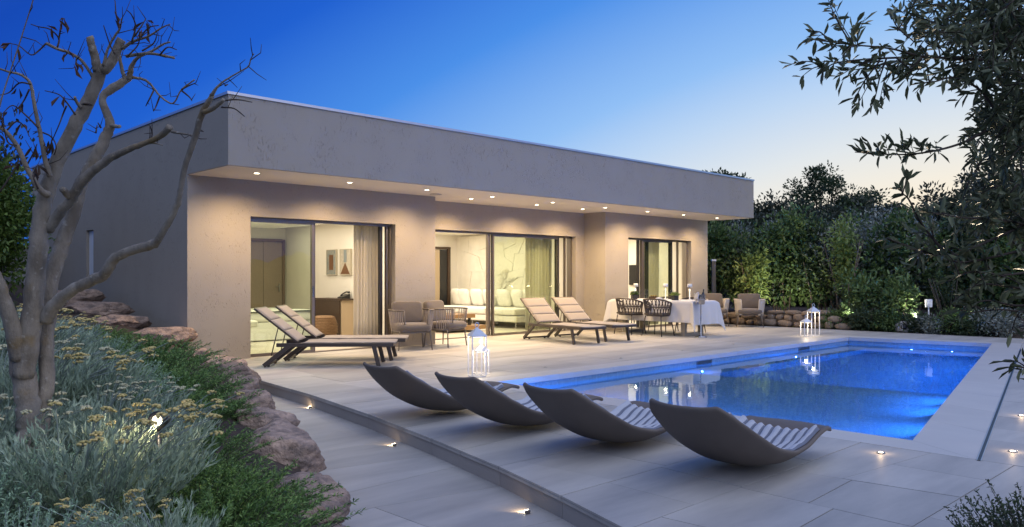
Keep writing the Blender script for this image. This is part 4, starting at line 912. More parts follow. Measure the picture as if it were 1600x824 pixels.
# plants of the bank: every bush is built from blades, stems and flower heads
def bush_curry(seed, n_st=200, h=.42, r=.30, flowers=24, lean=(.26, -.06)):
    g = np.random.default_rng(seed); vs = []
    nb = n_st*36; st = g.integers(0, n_st, nb); ang = g.uniform(0, 2*np.pi, n_st); rad = r*np.sqrt(g.uniform(0, 1, n_st)); sb = np.column_stack([np.cos(ang)*rad*.45, np.sin(ang)*rad*.45, np.zeros(n_st)])
    sd = np.column_stack([np.cos(ang)*rad*1.2+lean[0]*.18, np.sin(ang)*rad*1.2+lean[1]*.18, np.full(n_st, h)*g.uniform(.7, 1.15, n_st)]); q = g.uniform(.12, 1, nb)[:, None]**.8
    base = sb[st]+sd[st]*q; d = unit(sd[st])*1.1+g.normal(size=(nb, 3))*.42+np.array([0, 0, .5])
    A = leaf_arrays(base, d, g.uniform(.035, .068, nb), .0088, False, .12, rng=g)
    m = MB()
    for k in range(n_st//3): m.tube([sb[k], sb[k]+sd[k]*.95], [.003, .0015], 3, False)
    F = MB(); H_ = []
    for k in range(flowers):
        a = g.uniform(0, 2*np.pi); rr = r*math.sqrt(g.uniform(0, 1)); p0 = Vector((math.cos(a)*rr*.5, math.sin(a)*rr*.5, h*.5)); p1 = Vector((math.cos(a)*rr*1.1+lean[0]*g.uniform(.5, 1.3), math.sin(a)*rr*1.1+lean[1]*g.uniform(.5, 1.3), h*g.uniform(1.08, 1.42)))
        m.tube([p0, p0.lerp(p1, .55)+Vector((0, 0, .05)), p1], [.0032, .0026, .002], 4, False)
        ax = (p1-p0).normalized()
        for j in range(15):
            e_ = g.uniform(0, 6.28); q_ = .026*math.sqrt(g.uniform(0, 1)); e = Vector((q_*math.cos(e_), q_*math.sin(e_), .006-14*q_*q_)); H_.append(p1+e)
            j % 2 or m.tube([p1-ax*.025, p1+e], [.0015, .001], 3, False)
    for c in H_: F.lathe([(0.002, -.006), (.0068, 0), (.0062, .004), (0, .006)], 5, c)
    return A, m, F
def bush_blades(seed, n_st, per, h, r, L, wdt, spread=1.0, up=.35, jit=.35, arch=0.0):
    """upright or arching sprigs set with short needles"""
    g = np.random.default_rng(seed); parts_ = []; m = MB()
    for k in range(n_st):
        a = g.uniform(0, 2*np.pi); rr = r*math.sqrt(g.uniform(0, 1)); b0 = np.array([math.cos(a)*rr*.55, math.sin(a)*rr*.55, 0]); hh = h*g.uniform(.6, 1.15)*(1-.35*(rr/r)**2)
        tip = b0+np.array([math.cos(a)*rr*spread*.8+g.normal()*.05, math.sin(a)*rr*spread*.8+g.normal()*.05, hh]); mid = (b0+tip)/2+np.array([0, 0, hh*.18+arch*hh])
        q = np.linspace(.18, 1, per)[:, None]; base = (1-q)**2*b0+2*q*(1-q)*mid+q**2*tip; tan = unit(2*(1-q)*(mid-b0)+2*q*(tip-mid)); d = tan*up*2+g.normal(size=(per, 3))*jit*2
        parts_.append(leaf_arrays(base, d, g.uniform(.7, 1.2, per)*L, wdt, False, .08, rng=g))
        m.tube([b0, mid*.5+(b0+tip)*.25, tip], [.003, .0022, .001], 3, False)
    return join_arrays(parts_), m
def plant(name, label, cat, loc, grp, A, leafm, stems=None, stemm=None, flowers=None, flowerm=None):
    t = thing(name, label, cat, loc, 0, grp)
    np_mesh('foliage', A[0], A[1], leafm, t)
    if stems and stems.f: stems.build('stems', stemm or leafm, t)
    if flowers and flowers.f: flowers.build('flower_heads', flowerm, t)
    return t
M_STEMP = mat('pale_plant_stem', (.26, .31, .27), .8)
c1, c2, c3 = bush_curry(1), bush_curry(2, 180, .38, .28, 30, (.28, -.12)), bush_curry(3, 190, .36, .30, 34, (.2, .05))
C = [plant('curry_plant', '', 'plant', (0, 0, 0), 'silver curry plants on the bank', a, M_LF_HELI, m, M_STEMP, f, fm) for (a, m, f), fm in ((c1, M_FLOWER), (c2, M_FLOWER), (c3, M_FLOWERP))]
r1, r2, r3 = (bush_blades(s, 170, 84, .34, .38, .027, .0068, 1.2, .34, .26, .10) for s in (11, 12, 13))
Ro = [plant('rosemary_bush', '', 'shrub', (0, 0, 0), 'dark green rosemary on the bank', a, M_LF_ROSE, m, M_DTRUNK) for a, m in (r1, r2, r3)]
s1, s2 = (bush_blades(s, 260, 60, .34, .28, .018, .0046, 1.1, .22, .36) for s in (21, 22))
Sa = [plant('cotton_lavender', '', 'shrub', (0, 0, 0), 'pale green cotton lavender on the bank', a, M_LF_SANT, m, M_STEMP) for a, m in (s1, s2)]
used = set()
def put(src, x, y, sc, rz, lb, dz=-.03, sz=1.0):
    o = src if src.name not in used else copy_tree(src); used.add(src.name); used.add(o.name)
    o.location = (x, y, float(bank_z(x, y))+dz); o.rotation_euler = (0, 0, R(rz)); o.scale = (sc, sc, sc*sz); o['label'] = lb; return o
CUR = [(0, -1.68, 3.18, .92, 0, 'big silver curry plant right of the bare tree, its flowers in front of the spotlight'), (1, -1.86, 3.85, .85, 15, 'flowering curry plant just right of the lit garden spotlight'), (2, -2.25, 4.45, .80, 10, 'curry plant with pale flower heads standing before the dark rosemary'),
       (1, -2.75, 4.8, 1.05, 20, 'yellow flowered curry plant directly right of the bare trunk'), (0, -3.5, 5.8, 1.0, 0, 'curry plant with leaning flowers left of the middle rosemary'), (2, -3.0, 4.7, 1.1, 40, 'curry plant left of the bare trunk at half its height'),
       (1, -3.8, 6.0, 1.2, -20, 'curry plant at the left edge beside the low branch'), (0, -4.2, 7.2, .85, 30, 'curry plant high on the bank behind the trunk'), (2, -5.1, 7.6, .95, 0, 'curry plant at the left edge under the green bush'),
       (1, -5.3, 8.9, .75, 60, 'curry plant near the top of the bank in front of the end wall'), (2, -2.45, 3.75, .9, -30, 'curry plant at the left edge behind the pale cotton lavender'), (0, -6.0, 9.3, .75, 10, 'curry plant farthest up the bank by the garden wall'), (1, -1.24, 2.72, .6, 200, 'small curry plant with a few low orange flowers, nearest the camera')]
for k, x, y, s, rz, lb in CUR: put(C[k], x, y, s, rz, lb)
ROS = [(0, -1.34, 3.40, .95, 0, 'rosemary bush at the bottom edge, left of the nearest boulder'), (1, -1.12, 3.02, .95, 40, 'rosemary bush nearest the camera at the bottom of the bank'), (2, -1.76, 4.25, .85, 80, 'rosemary bush beside the pale granite boulder'), (0, -2.18, 5.0, 1.05, 120, 'rosemary bush left of the largest reddish boulder'),
       (1, -2.55, 5.75, 1.1, 10, 'rosemary bush behind the pale flower heads'), (2, -3.05, 6.6, 1.2, 60, 'rosemary bush in the middle of the bank beside the brown boulder'), (0, -3.5, 7.5, 1.2, 200, 'rosemary bush beside the wide grey boulder'), (1, -4.2, 8.4, .9, 150, 'rosemary bush below the flat boulder at the house corner'),
       (2, -4.95, 9.5, .75, 0, 'rosemary bush below the house corner'), (0, -5.6, 10.4, .6, 70, 'rosemary bush below the grey slab boulder'), (1, -6.6, 11.1, .55, 20, 'rosemary bush in front of the dark end wall'), (2, -7.8, 12.0, .55, 140, 'rosemary bush at the top of the bank under the slot window'),
       (1, -1.52, 3.78, .75, 260, 'rosemary bush tumbling over the nearest boulder'), (2, -2.3, 6.2, .55, 300, 'small rosemary bush between two boulders beside the path'), (2, -4.6, 8.0, .8, 90, 'rosemary bush high on the bank, between curry plants'), (0, -2.75, 5.9, .95, 30, 'rosemary bush just right of the leaning curry flowers'), (1, -1.95, 4.25, .8, 200, 'rosemary bush between the spotlight and the pale flower heads')]
for k, x, y, s, rz, lb in ROS: put(Ro[k], x, y, s, rz, lb, -.05, .85)
SAN = [(0, -1.48, 2.35, 1.0, 0, 'pale cotton lavender in the bottom left corner, left one'), (1, -1.12, 2.28, .9, 60, 'pale cotton lavender at the bottom edge, right of its neighbour'), (1, -2.02, 3.0, 1.15, 20, 'pale cotton lavender at the left edge in front of the trunk'), (0, -2.65, 5.15, 1.15, 90, 'blue green cotton lavender behind the trunk amid yellow flowers'),
       (0, -3.7, 7.0, 1.0, 30, 'blue green cotton lavender high on the bank behind the trunk'), (1, -4.6, 6.6, 1.1, 0, 'blue green cotton lavender at the left edge, up the bank'), (0, -1.85, 2.25, .9, 140, 'pale cotton lavender in the extreme bottom left corner')]
for k, x, y, s, rz, lb in SAN: put(Sa[k], x, y, s, rz, lb)

# ------------------------------------------------------------------ bare tree: limbs follow survey points, each with its own distance and thickness
BT = thing('bare_tree', 'bare pruned grey tree with several stems rising from the planted bank', 'tree', (-2.19, 3.6, float(bank_z(-2.19, 3.6))))
bt0 = Vector(BT.location)
def tp(px, py, y): return Vector(((px-800)*y/1234, y, 1.3-(py-432)*y/1234))-bt0
FINE = []
def limb(name, pts, y0, y1, m=M_BARK, n=10, jit=.004, sub=5):
    """pts: (px, py, width px); distance runs from y0 to y1"""
    k = len(pts); P3 = [tp(a, b, y0+(y1-y0)*i/(k-1)) for i, (a, b, _) in enumerate(pts)]; Rr = [c*(.80 if name != 'trunk' else .74)*(y0+(y1-y0)*i/(k-1))/1234/2 for i, (_, _, c) in enumerate(pts)]
    C_ = catmull(P3, sub); r_ = [float(np.interp(i/sub, range(k), Rr)) for i in range(len(C_))]
    rnd2 = random.Random(int(pts[0][0]*7+pts[-1][1])); C_ = [p+Vector((rnd2.gauss(0, 1), rnd2.gauss(0, 1), rnd2.gauss(0, 1)))*min(jit, r_[i]*.07) for i, p in enumerate(C_)]
    r_ = [r*rnd2.uniform(.975, 1.025) for r in r_]
    if pts[-1][2] < 7:
        for i in range(3, len(C_)-1, 4):
            p = C_[i]; tn = (C_[i+1]-C_[i-1]).normalized()
            for _ in range(1):
                d = (tn*.7+Vector((rnd2.gauss(0, .6), rnd2.gauss(0, .5), rnd2.gauss(.25, .6)))).normalized(); l = rnd2.uniform(.03, .13); FINE.append([p, p+d*l*.55+Vector((rnd2.gauss(0, .008), 0, rnd2.gauss(0, .008))), p+d*l+Vector((0, 0, rnd2.uniform(-.01, .025)))])
    b = MB(); b.tube(C_, r_, n); return b.build(name, m, BT)
limb('trunk', [(40, 760, 74), (44, 715, 62), (47, 670, 50), (42, 620, 46), (34, 570, 46), (32, 545, 40)], 3.6, 3.62, n=16)
limb('trunk', [(36, 590, 44), (44, 540, 44), (52, 480, 40), (57, 420, 37), (62, 360, 36), (71, 310, 33), (86, 262, 30), (112, 208, 29), (137, 162, 27), (156, 116, 25), (166, 106, 22), (180, 86, 19), (190, 62, 18)], 3.6, 3.5, n=16)
limb('trunk', [(56, 715, 34), (66, 640, 32), (74, 590, 30), (72, 540, 30), (76, 470, 30), (82, 425, 32), (100, 375, 30), (118, 325, 27), (128, 285, 26), (150, 245, 25), (166, 212, 22), (172, 192, 18), (160, 155, 14), (177, 138, 19), (202, 122, 14)], 3.66, 3.85, n=16)
limb('branch', [(30, 560, 32), (22, 520, 30), (8, 470, 25), (-8, 430, 22), (-30, 390, 19)], 3.58, 3.4, n=12)
limb('branch', [(72, 500, 26), (84, 478, 26), (112, 455, 22), (140, 440, 22), (164, 428, 22), (178, 405, 20), (205, 392, 18), (236, 383, 19), (246, 376, 14), (262, 350, 13), (276, 322, 13), (282, 300, 11), (289, 262, 11), (305, 215, 12), (316, 178, 12), (332, 148, 9)], 3.6, 3.15, n=12)
limb('branch', [(318, 176, 11), (336, 168, 9), (350, 156, 7)], 3.16, 3.1, n=8); limb('branch', [(330, 150, 8), (346, 130, 4), (372, 114, 3), (388, 104, 3), (392, 92, 2.2), (397, 84, 1.6)], 3.15, 3.05, n=6)
limb('branch', [(76, 360, 20), (92, 334, 20), (112, 312, 18), (124, 290, 20), (145, 268, 18), (175, 246, 15), (205, 232, 12), (232, 222, 10), (252, 212, 12), (266, 198, 14)], 3.58, 3.3, n=12)
limb('branch', [(268, 206, 6), (290, 210, 3), (312, 213, 2)], 3.3, 3.25, n=6); limb('branch', [(222, 226, 4), (240, 224, 3), (254, 227, 2)], 3.4, 3.3, n=6)
limb('branch', [(76, 305, 14), (62, 296, 12), (42, 262, 10), (26, 228, 9), (8, 205, 8), (-15, 190, 7)], 3.5, 3.3, n=9)
limb('branch', [(78, 276, 11), (70, 245, 9), (62, 205, 8), (54, 165, 7), (48, 132, 6), (34, 118, 5), (12, 112, 4), (-8, 105, 4)], 3.5, 3.3, n=8)
limb('branch', [(154, 112, 19), (149, 92, 16), (144, 74, 15), (140, 57, 14)], 3.52, 3.48, n=12)
limb('branch', [(146, 122, 6), (136, 106, 6), (124, 92, 6), (106, 82, 6), (88, 76, 6), (72, 68, 6)], 3.52, 3.4, n=8)
limb('branch', [(162, 104, 8), (168, 78, 5), (180, 56, 5), (188, 44, 4), (190, 28, 2)], 3.5, 3.45, n=6)
limb('branch', [(192, 76, 8), (206, 66, 6), (234, 56, 4), (252, 44, 3), (266, 38, 2)], 3.5, 3.4, n=7); limb('branch', [(198, 88, 7), (228, 84, 6), (250, 86, 5), (272, 91, 5)], 3.5, 3.4, n=7)
limb('branch', [(202, 124, 13), (206, 104, 9), (216, 90, 6), (238, 80, 5), (254, 70, 4), (266, 66, 3)], 3.84, 3.7, n=8); limb('branch', [(206, 121, 6), (228, 126, 5), (242, 140, 4), (250, 150, 4), (270, 162, 3), (284, 140, 3), (304, 125, 3)], 3.84, 3.7, n=7)
limb('branch', [(196, 126, 8), (190, 105, 7), (186, 85, 6)], 3.84, 3.8, n=7); limb('branch', [(172, 196, 10), (183, 198, 7), (187, 198, 7)], 3.8, 3.75, n=8)
limb('branch', [(126, 168, 7), (120, 160, 6), (117, 152, 5)], 3.5, 3.45, n=7); limb('branch', [(108, 308, 12), (102, 300, 13), (97, 296, 12)], 3.5, 3.44, n=8)
limb('branch', [(-6, 190, 5), (4, 150, 3), (30, 70, 2.4), (46, 20, 2.4), (55, -10, 2)], 3.3, 3.2, n=5)
tw = [[(72, 68), (60, 80), (48, 86), (30, 72), (14, 68)], [(90, 74), (92, 60), (78, 46), (60, 42), (48, 38)], [(92, 62), (95, 45), (98, 30)], [(188, 44), (182, 25), (180, 2)], [(206, 66), (212, 42), (206, 24), (198, 16)], [(210, 58), (222, 40), (228, 30)], [(216, 62), (232, 44), (248, 40)],
      [(222, 80), (240, 68), (246, 52)], [(250, 86), (262, 74), (276, 78)], [(240, 142), (232, 158), (228, 166)], [(250, 150), (244, 166), (240, 174)], [(284, 140), (296, 134), (306, 130)], [(284, 142), (296, 152), (300, 158)], [(60, 200), (40, 180), (20, 165), (4, 178)], [(48, 132), (30, 130), (14, 145), (-6, 150)],
      [(60, 205), (80, 214), (88, 232), (78, 255)], [(118, 180), (104, 160), (92, 148), (70, 142)], [(104, 166), (98, 180), (92, 196), (78, 228)], [(26, 228), (12, 222), (4, 190), (0, 178)], [(40, 262), (52, 240), (58, 225)], [(10, 205), (26, 190), (40, 200), (46, 214)], [(346, 158), (370, 156), (394, 160)], [(346, 168), (366, 170), (382, 182)],
      [(150, 208), (152, 196)], [(158, 200), (153, 192)], [(236, 220), (238, 208), (234, 196)], [(300, 215), (312, 204), (318, 206)], [(352, 134), (356, 132)], [(180, 85), (172, 70), (162, 40)], [(200, 88), (216, 70), (218, 50)], [(120, 92), (118, 102)], [(106, 82), (100, 90)], [(60, 296), (52, 275), (56, 262)], [(46, 140), (36, 160), (22, 175)], [(0, 300), (20, 270), (30, 250)]]
tb = MB(); lp = []
for j, q in enumerate(tw):
    rn = random.Random(j); y0 = 3.42+rn.uniform(-.1, .1); P3 = catmull([tp(a, b, y0+i*rn.uniform(-.03, .03)) for i, (a, b) in enumerate(q)], 4); tb.tube(P3, [.0042*(1-.6*i/len(P3)) for i in range(len(P3))], 5)
    if q[0][0] < 130 or j in (3, 5, 6): lp += [P3[-1], P3[len(P3)//2], P3[-2]]
    for k in range(2):
        p = P3[rn.randrange(len(P3))]; e = p+Vector((rn.uniform(-.04, .04), rn.uniform(-.03, .03), rn.uniform(-.01, .06))); tb.tube([p, e], [.002, .001], 4)
for q in FINE: tb.tube(q, [.0022, .0017, .0009], 4)
tb.build('twigs', M_TWIG, BT)
lp = np.array([p+Vector((random.gauss(0, .012), random.gauss(0, .012), random.gauss(0, .012))) for p in lp[::2] for _ in range(2)]); d = RNG.normal(size=(len(lp), 3))*np.array([.5, .5, .4])+np.array([0, 0, -.8])
v, f = leaf_arrays(lp, d, RNG.uniform(.03, .075, len(lp)), .012, True, .15); np_mesh('dry_leaves', v, f, M_DEADLEAF, BT)
part('knot', M_TWIG, BT, lambda b: b.lathe([(.022, .0), (.014, .006), (0, .002)], 12)).location = tp(136, 164, 3.4)+Vector((0, -.0, 0))

# ------------------------------------------------------------------ shrubs, hedge and trees
def crown(seed, nclump, per, rx, ry, rz, leafL, leafW, clump_r, zc, hollow=.55, lens=False, droop=0, stretch=1.0):
    g = np.random.default_rng(seed); c = unit(g.normal(size=(nclump, 3)))*(hollow+(1-hollow)*g.uniform(0, 1, (nclump, 1))**.6); c *= np.array([rx, ry, rz])*g.uniform(.75, 1.12, (nclump, 1)); c[:, 2] += zc
    cr_ = clump_r*g.uniform(.55, 1.35, nclump); k = np.repeat(np.arange(nclump), per); n = len(k); off = g.normal(size=(n, 3)); off = off/np.linalg.norm(off, axis=1, keepdims=True)*(g.uniform(0, 1, (n, 1))**.45)*cr_[k][:, None]*np.array([1, 1, stretch])
    d = unit(off)+g.normal(size=(n, 3))*.6+np.array([0, 0, .25-droop])
    return c, leaf_arrays(c[k]+off, d, g.uniform(.7, 1.25, n)*leafL, g.uniform(.8, 1.15, n)*leafW, lens, .08, rng=g)
def tree(name, label, loc, grp, seed, h, rx, rz, leafm, ncl=70, per=130, leafL=.22, leafW=.11, trunkm=M_DTRUNK, cr_=.75, trunk_r=.16):
    t = thing(name, label, 'tree', loc, 0, grp); zc = h-rz*.95
    c, A = crown(seed, ncl, per, rx, rx, rz, leafL, leafW, cr_, zc); np_mesh('crown', A[0], A[1], leafm, t)
    b = MB(); b.tube([(0, 0, -.2), (.05, .03, h*.25), (.0, .08, h*.5), (.08, 0, zc+rz*.3)], [trunk_r*1.3, trunk_r, trunk_r*.7, trunk_r*.25], 9)
    for k in range(0, len(c), 3):
        p = Vector(c[k]); b.tube([(0, 0, max(.5, zc-rz*.7)), Vector((p.x*.45, p.y*.45, zc-rz*.2+(p.z-zc)*.35)), p], [trunk_r*.45, trunk_r*.25, .015], 5, False)
    b.build('trunk', trunkm, t); return t
TREES = [(1126, 268, 33, 1.0, 1.6, 'small crown showing just above the right end of the roof'), (1206, 305, 36, 1.5, 2.4, 'dark tree right behind the roof end'), (1240, 312, 31, 1.5, 2.2, 'bushy dark tree between the roof end and the tallest tree'), (1290, 252, 38, 2.4, 3.4, 'tallest dark tree against the pale sky'),
         (1338, 290, 40, 2.1, 2.8, 'dark tree just right of the tallest one'), (1380, 312, 35, 2.1, 2.2, 'rounded dark tree right of the middle'), (1425, 318, 38, 2.4, 2.2, 'dark tree partly behind the olive branches'), (1180, 330, 30, 2.2, 2.0, 'low dark tree behind the hedge near the house'), (1320, 325, 29, 2.4, 2.2, 'low dark tree behind the middle of the hedge'),
         (1260, 335, 28, 2.2, 2.0, 'low dark tree behind the tall hedge, left of the bollard lamp'), (1480, 300, 30, 2.6, 2.8, 'dark tree at the right behind the olive leaves'), (1545, 250, 27, 2.8, 3.2, 'tall dark tree filling the right edge behind the olive'), (1395, 345, 27, 2.2, 1.9, 'low dark tree behind the hedge at the bollard lamp'), (1620, 290, 28, 2.8, 3.0, 'dark tree at the extreme right edge'), (1560, 340, 24, 2.4, 2.0, 'low dark tree at the right behind the olive sprays')]
base_trees = {}
for i, (px, py, Y, rx, rz, lb) in enumerate(TREES):
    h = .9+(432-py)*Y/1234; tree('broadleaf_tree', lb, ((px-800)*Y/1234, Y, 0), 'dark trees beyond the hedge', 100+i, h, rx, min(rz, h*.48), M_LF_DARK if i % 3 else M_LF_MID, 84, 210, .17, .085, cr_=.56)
# hedge of single tall shrubs
def shrub(name, label, loc, grp, seed, h, r, leafm, ncl, per, leafL, leafW, nst=4, stemm=M_TRUNK, lens=True, stretch=1.5, low=.22):
    t = thing(name, label, 'shrub', loc, 0, grp); rz = h*(1-low)/2
    c, A = crown(seed, ncl, per, r, r, rz, leafL, leafW, .30*r/.7+.08, h-rz, .35, lens, .1, stretch); np_mesh('foliage', A[0], A[1], leafm, t); rr = random.Random(seed); b = MB()
    for k in range(nst):
        a = rr.uniform(0, 6.28); x, y = .12*math.cos(a), .12*math.sin(a); b.tube([(x, y, -.1), (x*1.8+rr.gauss(0, .04), y*1.8, h*.35), (x*3+rr.gauss(0, .1), y*3+rr.gauss(0, .1), h*.8)], [.026, .02, .008], 6)
    b.build('stems', stemm, t); return t
hk = [('laurel_shrub', M_LF_HEDGE, .13, .055), ('silver_shrub', M_LF_SILV, .09, .035), ('laurel_shrub', M_LF_MID, .12, .05), ('silver_shrub', M_LF_SILV, .08, .03), ('laurel_shrub', M_LF_HEDGE, .15, .06), ('bright_shrub', M_LF_LIME, .15, .065)]
ORD = 'first second third fourth fifth sixth seventh eighth ninth tenth eleventh twelfth thirteenth fourteenth fifteenth sixteenth seventeenth eighteenth nineteenth twentieth last'.split()
A0, A1_ = Vector((5.6, 24.2, 0)), Vector((14.8, 17.3, 0)); nh = 21
rh = random.Random(4)
for i in range(nh):
    q = (i+.3)/nh; p = A0.lerp(A1_, q)+Vector((rh.uniform(-.25, .25), rh.uniform(-.3, .3), .18)); k = [1, 0, 3, 0, 1, 4, 2, 3, 0, 1, 4, 3, 0, 2, 0, 4, 2, 0, 3, 4, 0][i]; nm, lm, ll, lw = hk[k]
    px = 800+1234*p.x/p.y
    where = ('by the house end' if px < 1150 else 'behind the right armchairs' if px < 1215 else 'behind the far lanterns' if px < 1300 else 'beyond the pool head' if px < 1390 else 'behind the bollard lamp' if px < 1480 else 'behind the olive sprays')
    shrub(nm, '%s hedge shrub %s, %s in the row' % ({'laurel_shrub': 'green', 'silver_shrub': 'silver leaved', 'bright_shrub': 'bright green'}[nm], where, ORD[i]), p, 'tall hedge shrubs beyond the terrace', 300+i, rh.uniform(2.15, 2.75), rh.uniform(.62, .85), lm, 40, 110, ll*1.08, lw*1.2)
for i, (px, Y, h, r, lb) in enumerate(((1178, 21.8, 1.9, .32, 'slim bright lit shrub with big leaves behind the right armchairs'), (1345, 19.6, 1.2, .40, 'lit leafy shrub low in front of the hedge behind the pool head'), (1318, 20.6, 2.6, .38, 'thin bright young tree in front of the hedge'), (1268, 21.6, 1.9, .42, 'bright green shrub behind the far lanterns'), (1400, 18.9, 1.1, .40, 'leafy green shrub behind the rock speaker'))):
    shrub('bright_shrub', lb, ((px-800)*Y/1234, Y, .15), 'bright shrubs in front of the hedge', 400+i, h, r, M_LF_LIME if i in (0, 2) else M_LF_HEDGE, 26, 40, .14, .055, 3)
for i, (px, Y, s, lb) in enumerate(((1308, 18.9, .30, 'low green cushion plant left of the pool head'), (1335, 18.7, .42, 'low dark cushion plant behind the pool head'), (1358, 18.5, .40, 'low bluish cushion plant at the middle of the far terrace edge'), (1385, 18.0, .30, 'low green plant left of the rock speaker'), (1430, 17.9, .28, 'low green plant right of the rock speaker'), (1455, 17.6, .24, 'low green plant at the foot of the bollard lamp'), (1490, 17.5, .34, 'low plant right of the bollard lamp'), (1520, 17.2, .36, 'low plant at the right below the olive sprays'), (1560, 17.0, .40, 'low plant at the far right terrace edge'), (1475, 18.6, .95, 'wispy upright plant right of the bollard lamp'))):
    t_ = (px-800)/1234; v_e = (5.44-21.83*t_)/(.6955+.7186*t_); Y = 21.83+.7186*v_e+(.42 if s < .9 else 1.3)
    if s > .9: shrub('wispy_plant', lb, ((px-800)*Y/1234, Y, .05), 'low plants along the far terrace edge', 450+i, 1.5, .30, M_LF_MID, 22, 60, .05, .012, 7, M_DTRUNK)
    else: shrub('low_plant', lb, ((px-800)*Y/1234, Y, -.02), 'low plants along the far terrace edge', 450+i, s*1.3, s*1.15, [M_LF_HEDGE, M_LF_MID, M_LF_SILV][i % 3] if i != 2 else M_LF_MID, 26, 70, .085, .03, 3, M_DTRUNK, True, .8, .05)
rb_ = MB(); gb = [(14.36, 4.5), (14.36, -18), (34, -18), (34, 4.5)]
nu_ = 24
rb_.add([(14.36+19.6*(i/23)**1.5, -18+24*j/23, -.02+.30*min(1, max(0, (14.36+19.6*(i/23)**1.5-14.7)/.9))*(1 if j > 13 else .35)) for j in range(24) for i in range(nu_)], [(j*nu_+i, j*nu_+i+1, (j+1)*nu_+i+1, (j+1)*nu_+i) for j in range(23) for i in range(nu_-1)], True)
uvobj(rb_.build('planting_bed', M_SOIL, None, 'structure'))
# low dry stone wall, stone by stone
SW = uvthing('stone_wall', 'low dry wall of tan field stones behind the right armchairs and far lanterns', 'stone wall', 14.55, 0, 0)
rs = random.Random(9); shapes = []
def stone_mesh(seed):
    r = random.Random(seed); bm = bmesh.new(); bmesh.ops.create_cube(bm, size=1); bmesh.ops.subdivide_edges(bm, edges=bm.edges, cuts=1, use_grid_fill=True)
    for q in bm.verts:
        k = (abs(q.co.x*2)**4+abs(q.co.y*2)**4+abs(q.co.z*2)**4)**(-.25); q.co = q.co*(1 if k > 1 else k)*(1+r.uniform(-.12, .12))
    me = bpy.data.meshes.new('stone'); bm.to_mesh(me); bm.free(); me.materials.append(M_WSTONE); return me
shapes = [stone_mesh(k) for k in range(9)]
for c, (z0, hh) in enumerate(((.0, .17), (.165, .16), (.32, .12))):
    y = 1.6-rs.uniform(0, .2)
    while y > -3.6:
        wd = rs.uniform(.22, .50); hs = hh*rs.uniform(.9, 1.25)
        if c < 2 or rs.random() < .75:
            o = link(bpy.data.objects.new('stone', rs.choice(shapes)), SW); o.location = (rs.uniform(-.03, .03), y-wd/2, z0+hs/2-.01); o.scale = (.34, wd*1.03, hs*1.06); o.rotation_euler = (rs.uniform(-.08, .08), rs.uniform(-.1, .1), rs.uniform(-.12, .12)); subsurf(o, 1)
        y -= wd
for i, (px, Y, ax, ay) in enumerate(((1168, 21.3, .3, 1), (1225, 20.7, .1, 1), (1330, 19.35, .2, 1), (1432, 18.3, .1, 1), (1505, 17.6, .3, 1))):
    t = thing('garden_spotlight', ['small spike light behind the low wall at the right armchairs', 'small spike light behind the low wall left of the far lanterns', 'small spike light among the low plants behind the pool head', 'small spike light right of the rock speaker', 'small spike light at the right among the low plants'][i], 'spotlight', ((px-800)*Y/1234, Y, .15), 0, 'spike lights at the foot of the hedge')
    part('stake', M_BLACK, t, lambda b: b.lathe([(.008, -.15), (.01, .10)], 8)); part('head', M_BLACK, t, lambda b: b.tube([(0, -.02, .10), (0, .05, .15)], [.028, .04], 12))
    lamp('spike_lamp', 'SPOT', (0, .02, .22), 90, (1, .94, .78), .03, t, (ax, ay, .9), 140, .9)
# bollard lamp, rock speaker
t = thing('bollard_lamp', 'slim white garden lamp post with a box head beside the hedge', 'garden lamp', (9.73, 18.45, .08))
part('pole', M_WHITE, t, lambda b: b.lathe([(.018, 0), (.018, .50), (0, .50)], 10)); part('head', M_WHITE, t, lambda b: b.box((0, 0, .59), (.13, .13, .19), None, .02)); part('base', M_WHITE, t, lambda b: b.lathe([(.06, 0), (.06, .015), (.018, .02)], 14))
rk = boulder((9.12, 18.42, .12), (.20, .16, .19), 10, 77, 'pale rock shaped garden speaker at the far terrace edge', None); rk.name = 'rock_speaker'; rk['category'] = 'garden speaker'; rk.data.materials[0] = mat('pale_rock', (.46, .44, .41), .85, noise=(8, (1, 1, 1), (.34, .33, .31), .2))
part('speaker_grille', M_BLACK, rk, lambda b: b.tube([(-.06, -.10, .0), (-.085, -.145, .0)], [.07, .065], 16))
# green bush and white wall at the upper left, behind the bare tree
shrub('garden_bush', 'bright green bush at the left edge behind the bare tree', (-7.1, 10.6, .85), 'bushes at the left edge', 500, 2.0, .58, leafmat('leaf_fresh', (.10, .17, .035), .4, .45), 50, 170, .085, .038, 5, M_DTRUNK)
shrub('garden_bush', 'dark tall bush at the left edge above the bright one', (-8.6, 12.4, .95), 'bushes at the left edge', 501, 2.9, .85, M_LF_DARK, 60, 170, .10, .045, 5, M_DTRUNK)
shrub('garden_bush', 'second dark bush behind the left edge of the house', (-10.9, 15.5, 1.0), 'bushes at the left edge', 502, 2.8, .85, M_LF_MID, 60, 150, .11, .05, 5, M_DTRUNK)
GW = thing('garden_wall', 'rough white plastered garden wall behind the bushes at the left edge', 'wall', (-11.75, 16.6, .45), R(4))
part('wall_body', mat('white_render', (.52, .51, .49), .95, noise=(5, (1, 1, 1), (.34, .33, .31), .2), bump=(16, (1, 1, 1), .8, .03)), GW, lambda b: b.box((0, 0, .7), (3.6, .3, 1.5), None, .03))
part('coping', mat('white_render'), GW, lambda b: b.box((0, 0, 1.475), (3.7, .36, .06), None, .02))
# bush in the lower right corner
A, m_ = bush_blades(61, 260, 64, .42, .27, .020, .0085, 1.0, .28, .34); plant('myrtle_bush', 'small leaved dark bush in the bottom right corner of the terrace', 'shrub', (2.30, 3.40, -.07), None, A, M_LF_MID, m_, M_DTRUNK)

